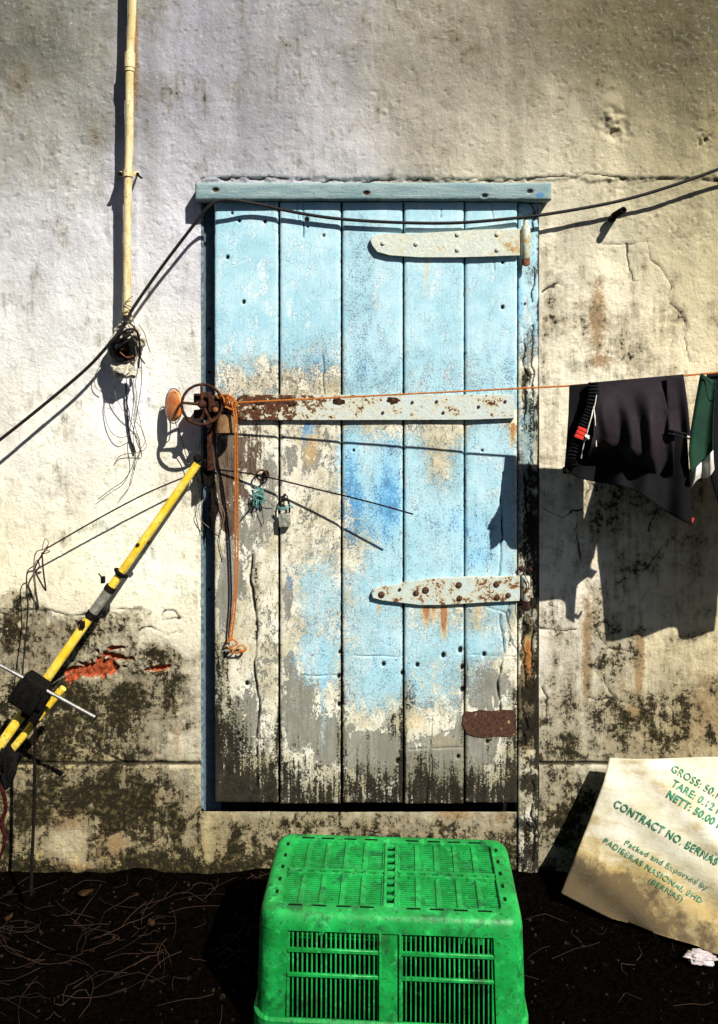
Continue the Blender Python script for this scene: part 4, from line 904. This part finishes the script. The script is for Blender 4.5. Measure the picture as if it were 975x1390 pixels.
for k in range(3):
    q = Vector((790.5 - k * 2.2, 583 + k * 5.0, .292)); box(bm, P(q.x, q.y, q.z), (.026, .008, .0105), Matrix.Rotation(.38, 3, 'Y'), bev=.002)
obj('red_tab', bm, M_RD, shorts)
bm = B(); tube(bm, [P(*p) for p in ((806, 552, .285), (803, 566, .296), (799, 580, .298), (796, 592, .296), (792, 606, .29), (789, 622, .28))], .0016, 7, sm=6, wob=.25); tube(bm, [P(*p) for p in ((806, 552, .288), (808, 570, .298), (809, 588, .30), (809.5, 606, .298))], .0016, 7, sm=6, wob=.25); lump(bm, P(797.5, 594, .296), .007, 2, .5); tube(bm, [P(810, 536, .28), P(808, 548, .285), P(806, 555, .288)], .0012, 6, sm=4)
obj('drawstring', bm, M_WT, shorts)
bm = B(); lump(bm, P(768, 639, .25), .009, 2, .5); obj('toggle', bm, BLACK, shorts)
bm = B(); tube(bm, [P(931, 706, .30), P(937, 710, .302), (P(941, 703, .30))], .004, 8, sm=4); obj('red_piping', bm, M_RD, shorts)
green = thing('green_garment', 'dark green garment with white hem hung beside the black shorts', 'garment', P(955, 620, .25))
cloth('green_body', [(0, 951, yl(951) - 1), (.25, 944, 545), (.5, 938, 582), (.8, 935, 615), (1, 938, 642)], [(0, 972, yl(972) + 12), (.4, 969, 560), (1, 968, 612)], lambda u, v, x, y: dl(951) + .012 + .03 * v + .01 * math.sin(u * 6 + v) , M_GR, green, 30, 50)
cloth('white_hem', [(0, 941, 639), (.5, 940, 652), (1, 938, 664)], [(0, 968.5, 611), (.5, 969, 624), (1, 970, 636)], lambda u, v, x, y: dl(951) + .044 + .012 * math.sin(u * 9) + .008 * math.sin(v * 4), M_WT, green, 30, 20, bot=lambda u: -5 * math.sin(u * 6))
cloth('green_shoulder', [(0, 952, yl(951) - 2), (1, 960, 512)], [(0, 954, yl(951) + 1), (1, 985, 545)], lambda u, v, x, y: dl(951) + .03, M_GR, green, 6, 14)
dark = thing('dark_garment', 'large black garment on the line, mostly beyond the right edge of the photo', 'garment', P(1050, 640, .25))
cloth('garment_body', [(0, 960, yl(960)), (.25, 952, 560), (.5, 955, 610), (.6, 960, 632), (.8, 974, 680), (1, 986, 738)], [(0, 1160, yl(1160)), (.5, 1166, 620), (1, 1170, 712)], lambda u, v, x, y: dl(951) - .01 + .05 * v + .04 * u + .012 * math.sin(u * 17 + v) * v, M_BK, dark, 70, 50, bot=lambda u: 6 * math.sin(u * 9))

# =================================================================== GREEN CRATE (upside down on the soil)
M_CR = Mat('green_plastic'); n1 = M_CR.noise(11, 6, .65); n2 = M_CR.noise(70, 6, .7); n3 = M_CR.noise(28, 5, .6)
c = M_CR.mix(M_CR.ss(n1, .35, .68), (.004, .17, .026), (.008, .31, .055)); c = M_CR.mix(M_CR.ss(n3, .55, .72, 0, .7), c, (.030, .47, .10)); c = M_CR.mix(M_CR.ss(n2, .54, .66, 0, .8), c, (.006, .05, .012)); n4 = M_CR.noise(17, 7, .7, .4); c = M_CR.mix(M_CR.ss(n4, .52, .66, 0, .75), c, (.004, .06, .014))
n5 = M_CR.noise(34, 7, .75, .5, M_CR.scaled((.5, 2.2, 1.2), rot=(0, 0, .5))); c = M_CR.mix(M_CR.ss(n5, .60, .68, 0, .45), c, (.10, .42, .20)); c = M_CR.mix(M_CR.ss(M_CR.noise(8, 7, .7, .3), .56, .72, 0, .5), c, (.045, .055, .022))
M_CR = M_CR.done(c, M_CR.ss(n2, .3, .7, .35, .6), M_CR.add(n3, M_CR.mul(n2, .3)), .0025, spec=.4)
ccx, ccy, ang = .083, -.455, math.radians(-3)
crate = thing('plastic_crate', 'bright green slatted plastic crate turned upside down on the soil', 'crate', (ccx, ccy, 0))
crate['_base'] = [0, 0, 0]; crate.rotation_euler.z = ang
W, Dp, H = .64, .345, .300
def rrect(w, d_, r, n=6):
    pts = []
    for cx_, cy_, a0 in ((w / 2 - r, d_ / 2 - r, 0), (-w / 2 + r, d_ / 2 - r, 90), (-w / 2 + r, -d_ / 2 + r, 180), (w / 2 - r, -d_ / 2 + r, 270)):
        for k in range(n + 1):
            a = math.radians(a0 + 90 * k / n); pts.append((cx_ + r * math.cos(a), cy_ + r * math.sin(a)))
    return pts
def loopstack(bm, levels):
    rings = []
    for w_, d_, r_, z in levels: rings.append([bm.verts.new((x, y, z)) for x, y in rrect(w_, d_, r_)])
    n = len(rings[0])
    for a, b in zip(rings[:-1], rings[1:]):
        for k in range(n): bm.faces.new((a[k], a[(k + 1) % n], b[(k + 1) % n], b[k]))
# shoulder band: inner lip of the top, rounded edge, upper band, and back inside
bm = B()
loopstack(bm, [(W - .10, Dp - .085, .012, H - .012), (W - .098, Dp - .083, .013, H - .001), (W - .05, Dp - .05, .03, H), (W - .030, Dp - .030, .036, H - .001), (W - .014, Dp - .014, .04, H - .006), (W - .004, Dp - .004, .043, H - .016), (W, Dp, .045, H - .030), (W + .002, Dp + .002, .045, H - .040), (W - .006, Dp - .006, .042, H - .0405), (W - .008, Dp - .008, .04, H - .014), (W - .06, Dp - .06, .02, H - .006), (W - .10, Dp - .085, .012, H - .012)])
obj('shoulder_band', bm, M_CR, crate)
# rim at the soil
bm = B(); fl = .016
loopstack(bm, [(W + fl + .002, Dp + fl + .002, .05, .055), (W + fl + .012, Dp + fl + .012, .052, .05), (W + fl + .014, Dp + fl + .014, .052, -.01), (W + fl, Dp + fl, .05, -.01), (W + fl - .006, Dp + fl - .006, .05, .055), (W + fl + .002, Dp + fl + .002, .05, .055)])
obj('rim', bm, M_CR, crate)
# corner posts, centre posts
def sidebox(bm, side, a, z0, z1, wd, th, out=0.0):
    """box lying in a side plane; a is the coordinate along the side"""
    zc = (z0 + z1) / 2; flare = fl / 2 * (1 - zc / H) * (1 if side in 'fb' else .35)
    if side in 'fb':
        y = (Dp / 2 + flare + out - th / 2) * (-1 if side == 'f' else 1)
        box(bm, (a, y, zc), (wd, th, z1 - z0), Matrix.Rotation((.03 if side == 'f' else -.03) * -1, 3, 'X'), bev=.0012, seg=1)
    else:
        x = (W / 2 + flare + out - th / 2) * (-1 if side == 'l' else 1)
        box(bm, (x, a, zc), (th, wd, z1 - z0), bev=.0012, seg=1)
for sx in (-1, 1):
    for sy in (-1, 1):
        bm = B(); rings = []
        for z, g_ in ((.052, .0065), (.15, .004), (H - .038, .0005)):
            o_ = []; i_ = []
            R_ = .046
            px0 = sx * (W / 2 + g_ - R_); py0 = sy * (Dp / 2 + g_ - R_)
            arc = [(R_ * math.cos(a), R_ * math.sin(a)) for a in np.linspace(0, math.pi / 2, 8)]
            ext = [(R_, -.022)] + arc + [(-.028, R_)]
            inn = [((x if k not in (0, 9) else x) * (.90 if 0 < k < 9 else 1) - (.005 if k == 0 else 0), y * (.90 if 0 < k < 9 else 1) - (.005 if k == 9 else 0)) for k, (x, y) in enumerate(ext)]
            rings.append([bm.verts.new((px0 + sx * x, py0 + sy * y, z)) for x, y in ext + inn[::-1]])
        n = len(rings[0])
        for a, b in zip(rings[:-1], rings[1:]):
            for k in range(n): bm.faces.new((a[k], a[(k + 1) % n], b[(k + 1) % n], b[k]))
        bm.faces.new(rings[0]); bm.faces.new(rings[-1][::-1])
        obj('corner_post', bm, M_CR, crate)
for side, L in (('f', W), ('b', W), ('l', Dp), ('r', Dp)):
    bm = B(); sidebox(bm, side, 0, .05, H - .0405, .046, .010, -.004); sidebox(bm, side, -.024, .05, H - .0405, .005, .014, .0015); sidebox(bm, side, .024, .05, H - .0405, .005, .014, .0015)
    obj('centre_post', bm, M_CR, crate)
    half = L / 2 - .074; 
    for sg in (-1, 1):
        bm = B(); a0 = .027 if sg > 0 else -(.027 + half - .027); lo = min(sg * .027, sg * half); hi = max(sg * .027, sg * half)
        sidebox(bm, side, (lo + hi) / 2, 0.208, .217, hi - lo + .003, .007, -.001); sidebox(bm, side, (lo + hi) / 2, .150, .158, hi - lo + .003, .007, -.001)
        n = max(3, int((hi - lo) / .0112))
        for k in range(n + 1):
            sidebox(bm, side, lo + (hi - lo) * k / n, .052, H - .0405, .0042 if k not in (0, n) else .008, .0062, -.005)
        obj('side_grille', bm, M_CR, crate)
# top lattice: cross rib and four slatted panels
iw, idp = W - .10, Dp - .085
bm = B()
for x in (-.0135, .0135): box(bm, (x, 0, H - .006), (.0075, idp, .010), bev=.001)
for y in np.linspace(-idp / 2 + .008, idp / 2 - .008, 9): box(bm, (0, y, H - .0068), (.020, .011 if abs(y) > .02 else .02, .008), bev=.001)
for y in (-.008, .008):
    for sg in (-1, 1): box(bm, (sg * (iw / 4 + .0085), y, H - .0065), (iw / 2 - .018, .0055, .009), bev=.001)
for k, x in enumerate(np.linspace(-iw / 2 + .01, iw / 2 - .01, 17)):
    if abs(x) > .03: box(bm, (x, 0, H - .0075), (.016, .011, .007), bev=.001)
obj('cross_rib', bm, M_CR, crate)
for sx in (-1, 1):
    for sy in (-1, 1):
        bm = B(); x0, x1 = sx * .018, sx * (iw / 2 + .004); y0_, y1_ = sy * .0115, sy * (idp / 2 + .004)
        xa, xb = min(x0, x1), max(x0, x1); ya, yb = min(y0_, y1_), max(y0_, y1_)
        for k in range(6): 
            x = xa + (xb - xa) * k / 5
            box(bm, (x, (ya + yb) / 2, H - .0085), (.010 if k in (0, 5) else .013, yb - ya, .006), bev=.001, seg=1)
        ns = 15
        for k in range(ns + 1): box(bm, ((xa + xb) / 2, ya + (yb - ya) * k / ns, H - .0105), (xb - xa - .004, .0028, .0055))
        obj('slatted_panel', bm, M_CR, crate)
# near-black dashes on the top border, painted shade of open slots
DK = speck_mat('slot_shade', (.001, .010, .003), (.002, .018, .005), 90, .9, spec=.1)
def slot(c_, size):
    bm = B(); box(bm, c_, size); obj('painted_slot', bm, DK, crate)
for k in range(9):
    for sg in (-1, 1):
        if k != 4: slot(((k - 4) * .058 + random.uniform(-.003, .003), sg * (Dp / 2 - .033), H + .0002), (.034, .0045, .0016))
for k in range(5):
    for sg in (-1, 1): slot((sg * (W / 2 - .036), (k - 2) * .05 + .008, H + .0002), (.007, .013, .0016))

# =================================================================== RICE SACK
M_SK = Mat('woven_sack'); n1 = M_SK.noise(9, 6, .65); n2 = M_SK.noise(28, 7, .7, .2, M_SK.scaled((1, 1, 1), rot=(0, math.radians(30), 0))); ns = M_SK.noise(14, 7, .7, .3, M_SK.scaled((.35, 1, 2.4), rot=(0, math.radians(-35), 0)))
wv = M_SK.wave(260, dist=.3, dirn='Z'); wv2 = M_SK.wave(260, dist=.3, dirn='X')
a_s = M_SK.attr('soil')
c = M_SK.mix(M_SK.ss(n1, .35, .65), (.68, .62, .42), (.84, .80, .66))
f1 = M_SK.ss(M_SK.add(a_s, M_SK.mul(M_SK.add(ns, -.5), 1.3), M_SK.mul(M_SK.add(n2, -.5), .7)), .2, .75)
c = M_SK.mix(M_SK.mul(f1, .85), c, (.40, .265, .06)); c = M_SK.mix(M_SK.ss(M_SK.add(a_s, M_SK.mul(M_SK.add(n2, -.5), 1.2)), .65, 1.0, 0, .9), c, (.09, .055, .022)); c = M_SK.mix(M_SK.mul(M_SK.mul(wv, wv2), .10), c, (.4, .36, .25))
M_SK = M_SK.done(c, .5, M_SK.add(M_SK.mul(wv, .12), M_SK.mul(wv2, .12), n2, M_SK.mul(ns, .8)), .0035, spec=.35)
sack = thing('rice_sack', 'dirty white woven rice sack with green print leaning against the wall', 'sack', P(880, 1270, .25))
tl, tr, bl_, br_ = (828, 1030), (1110, 1030), (762, 1212), (1110, 1296)
def sd(px_, py_):
    """how far the face of the sack stands from the wall"""
    v = max(0, (py_ - 1030) / 240.0); u = (px_ - 762) / 300.0
    d_ = .055 + .12 * v + .15 * u * v + .045 * u
    d_ += .022 * math.sin(math.pi * min(1, max(0, v))) * min(1, max(0, u * 2.2))
    q = (px_ - 762) * .64 + (py_ - 1030) * -.77          # diagonal folds
    d_ += .0075 * math.sin(q / 17.0 + .6 * math.sin(px_ / 40)) * (.4 + .6 * v) + .0035 * math.sin(q / 7.3 + py_ / 60) * s(py_, 1040, 1200)
    d_ += .0042 * math.sin((px_ * .8 + py_ * .6) / 10.5 + 1.3 * math.sin(py_ / 19.0)) * s(py_, 1060, 1230) * (.5 + .5 * math.sin(px_ / 31.0))
    d_ += .012 * math.exp(-((px_ - 905 + (py_ - 1070) * -.9) / 26) ** 2) * (1 if py_ < 1160 else .4)
    return d_
Lp = [(0, 828, 1030), (.25, 820, 1063), (.5, 802, 1112), (.75, 783, 1160), (.93, 766, 1203), (1, 762, 1213)]
Rp = [(0, 1110, 1030), (1, 1110, 1300)]
nu, nv = 110, 90; Vf = []; soil = []
for i in range(nu + 1):
    for j in range(nv + 1):
        u = i / nu; v = j / nv; lx, ly = lerp_poly(Lp, v); rx, ry = lerp_poly(Rp, v)
        x = lx + (rx - lx) * u; y = ly + (ry - ly) * u
        y += v * v * (34 * math.sin(min(1, u * 1.5) * math.pi * .62) - 4 * u) + (1 - v) * 1.5 * math.sin(u * 9)
        p = P(x, y, sd(x, y)); Vf.append((p.x, p.y, max(p.z, .004)))
        soil.append(.18 + .75 * s(v, .55, 1.0) * (1 - .25 * u) + .35 * s(v, .2, .7) * math.exp(-u * 4) + .3 * math.exp(-((x - 900 - (y - 1070)) / 26) ** 2) * (1 - v) + (.3 * math.exp(-((y - 1215) / 40) ** 2) * math.exp(-((x - 850) / 60) ** 2)))
Vf = np.array(Vf); n = len(Vf); Vb = Vf.copy()
idx = np.arange(n).reshape(nu + 1, nv + 1)
uu, vv = np.meshgrid(np.linspace(0, 1, nu + 1), np.linspace(0, 1, nv + 1), indexing='ij')
thk = (.006 + .085 * np.sin(np.pi * np.clip(uu * 1.05, 0, 1)) ** .5 * np.sin(np.pi * vv) ** .6).ravel()
Vb[:, 1] = np.minimum(Vb[:, 1] + thk, -.012)
loop = np.concatenate([idx[:-1, 0], idx[-1, :-1], idx[1:, -1][::-1], idx[0, 1:][::-1]]); k = np.arange(len(loop)); nl = len(loop)
sk = np.stack([loop, loop + n, loop[(k + 1) % nl] + n, loop[(k + 1) % nl]], -1); f = gridfaces(nu + 1, nv + 1)
raw('sack_body', np.concatenate([Vf, Vb]), np.concatenate([f, f[:, ::-1] + n, sk]), M_SK, sack, attrs=dict(soil=np.array(soil + soil)))
INK = Mat('green_ink'); n_i = INK.noise(160, 5, .7); n_j = INK.noise(45, 4, .6)
c = INK.mix(INK.ss(INK.add(n_i, INK.mul(INK.add(n_j, -.5), .8)), .58, .66), (.012, .16, .075), (.40, .47, .32)); INK = INK.done(c, .6)
def textmesh(body, size, bold):
    cu = bpy.data.curves.new('t', 'FONT'); cu.body = body; cu.size = size; cu.offset = bold; cu.resolution_u = 3; cu.space_character = 1.08
    o = bpy.data.objects.new('t', cu); COL.objects.link(o)
    dg = bpy.context.evaluated_depsgraph_get(); me = bpy.data.meshes.new_from_object(o.evaluated_get(dg))
    bpy.data.objects.remove(o); bpy.data.curves.remove(cu)
    return me
def print_line(body, x, y, angle, size, bold, name='printed_line', slant=0.0, xs=1.0, curve=0.0):
    me = textmesh(body, size, bold); bm = B(); bm.from_mesh(me); bpy.data.meshes.remove(me)
    bmesh.ops.triangulate(bm, faces=bm.faces[:])
    bmesh.ops.subdivide_edges(bm, edges=[e for e in bm.edges if e.calc_length() > size * .25], cuts=1)
    a = math.radians(angle)
    for v in bm.verts:
        lx = v.co.x * xs + slant * v.co.y; ly = -v.co.y + curve * lx * lx
        X_ = x + lx * math.cos(a) - ly * math.sin(a); Y_ = y + lx * math.sin(a) + ly * math.cos(a)
        v.co = P(X_, Y_, sd(X_, Y_) + .0028)
    obj(name, bm, INK, sack, autosm=False)
print_line('GROSS: 50.12 KG', 910, 1046, 30.5, 14.5, .15, xs=.92)
print_line('TARE: 0.12 KG', 911, 1066, 31.5, 14.5, .35, xs=.92)
print_line('NETT: 50.00 KG', 904, 1081, 31.5, 14.5, .5, xs=.92)
print_line('CONTRACT NO. BERNAS', 832, 1094, 30, 15.5, .18, xs=.86)
print_line('Packed and Exported by', 847, 1146, 29, 11, .05, xs=1.1)
print_line('PADIBERAS NASIONAL BHD', 818, 1143, 32, 11, .08, xs=1.08)
print_line('(BERNAS)', 880, 1197, 31, 11, .0, xs=1.08)
# white scrap lying before the sack
bm = B(); lump(bm, (0, 0, 0), .04, 5, .5, 4, (1.0, .55, .30))
cpos = P(950, 1297, 0); yy = -(D - F * 1.63 / (1296 - Y0)); kx = (D + yy) / F
bmesh.ops.translate(bm, vec=((952 - CX) * kx, yy, .013), verts=bm.verts[:])
o = obj('plastic_scrap', bm, speck_mat('white_plastic', (.36, .30, .30), (.50, .45, .44), 60, .5)); tag(o, 'crumpled white plastic scrap lying on the soil before the sack', 'litter')

# =================================================================== LITTER ON THE SOIL
STRAW = Mat('dead_straw'); n = STRAW.noise(7, 3, .5); c = STRAW.mix(STRAW.ss(n, .35, .65), (.006, .003, .002), (.030, .013, .006)); STRAW = STRAW.done(c, .8)
rnd = random.Random(3); bm = B()
for k in range(190):
    x = rnd.gauss(-.72, .32) if rnd.random() < .75 else rnd.uniform(-1.2, 1.1); y = -abs(rnd.gauss(.25, .22)) - .05; a = rnd.gauss(.35, .8); L = rnd.uniform(.03, .17)
    z = gz(x, y) + .004; c1 = rnd.uniform(-.03, .03); pts = []
    for j in range(5):
        t = j / 4 - .5; xx = x + math.cos(a) * L * t - math.sin(a) * c1 * (t * t - .25) * 4; yy = y + math.sin(a) * L * t + math.cos(a) * c1 * (t * t - .25) * 4
        pts.append(Vector((xx, min(yy, -.03), max(gz(xx, yy), z - .004) + .003 + rnd.uniform(0, .012) * (1 - abs(t)))))
    tube(bm, pts, rnd.uniform(.0004, .0009), 4)
o = obj('dead_straw', bm, STRAW); o['kind'] = 'stuff'; o['label'] = 'dead straw and thin twigs strewn on the dark soil'; o['category'] = 'straw'
PEB = speck_mat('grit', (.003, .002, .0014), (.022, .013, .007), 40, .95, spec=.03); bm = B()
for k in range(700):
    x = rnd.uniform(-1.25, 1.25); y = -abs(rnd.gauss(.3, .3)) - .03; r = rnd.uniform(.002, .006) * (1.6 if rnd.random() < .08 else 1)
    ret = bmesh.ops.create_icosphere(bm, subdivisions=1, radius=r)
    sc_ = Vector((rnd.uniform(.7, 1.3), rnd.uniform(.7, 1.3), rnd.uniform(.5, .9)))
    for v in ret['verts']: v.co = Vector((v.co.x * sc_.x * rnd.uniform(.85, 1.1), v.co.y * sc_.y, v.co.z * sc_.z)) + Vector((x, y, gz(x, y) + r * .3))
o = obj('loose_grit', bm, PEB); o['kind'] = 'stuff'; o['label'] = 'loose grit and small stones on the dark soil'; o['category'] = 'grit'
# a few curled leaves
LEAF = speck_mat('dry_leaf', (.025, .012, .006), (.09, .05, .02), 50, .9, spec=.05)
for k, (x, y, a, sz, lab) in enumerate(((-.83, -.10, .4, .045, 'curled tan dry leaf by the wall foot, left of the crate'), (-.60, -.22, 2.2, .034, 'small brown dry leaf among the straw, nearest the crate'), (-1.02, -.2, 1.2, .03, 'dry brown leaf on the soil near the stay rod'))):
    bm = B(); n_ = 10
    rows = []
    for i in range(n_ + 1):
        t = i / n_; wd = sz * .34 * math.sin(math.pi * t ** .8) + .0004; row = []
        for j in range(-3, 4):
            f_ = j / 3; p = Vector(((t - .5) * sz, wd * f_, .35 * sz * (f_ * f_) * .6 + .25 * sz * (t - .5) ** 2 * 2 + .004)); p.rotate(Matrix.Rotation(a, 3, 'Z')); row.append(bm.verts.new(p + Vector((x, y, gz(x, y) + .006))))
        rows.append(row)
    for r0, r1 in zip(rows[:-1], rows[1:]):
        for j in range(6): bm.faces.new((r0[j], r1[j], r1[j + 1], r0[j + 1]))
    bmesh.ops.solidify(bm, geom=bm.faces[:], thickness=.0008)
    o = obj('dry_leaf', bm, LEAF); tag(o, lab, 'leaf', 'dry leaves on the soil')

# tidy helper properties
for o in bpy.data.objects:
    if '_base' in o: del o['_base']
for me in list(bpy.data.meshes):
    if me.users == 0: bpy.data.meshes.remove(me)
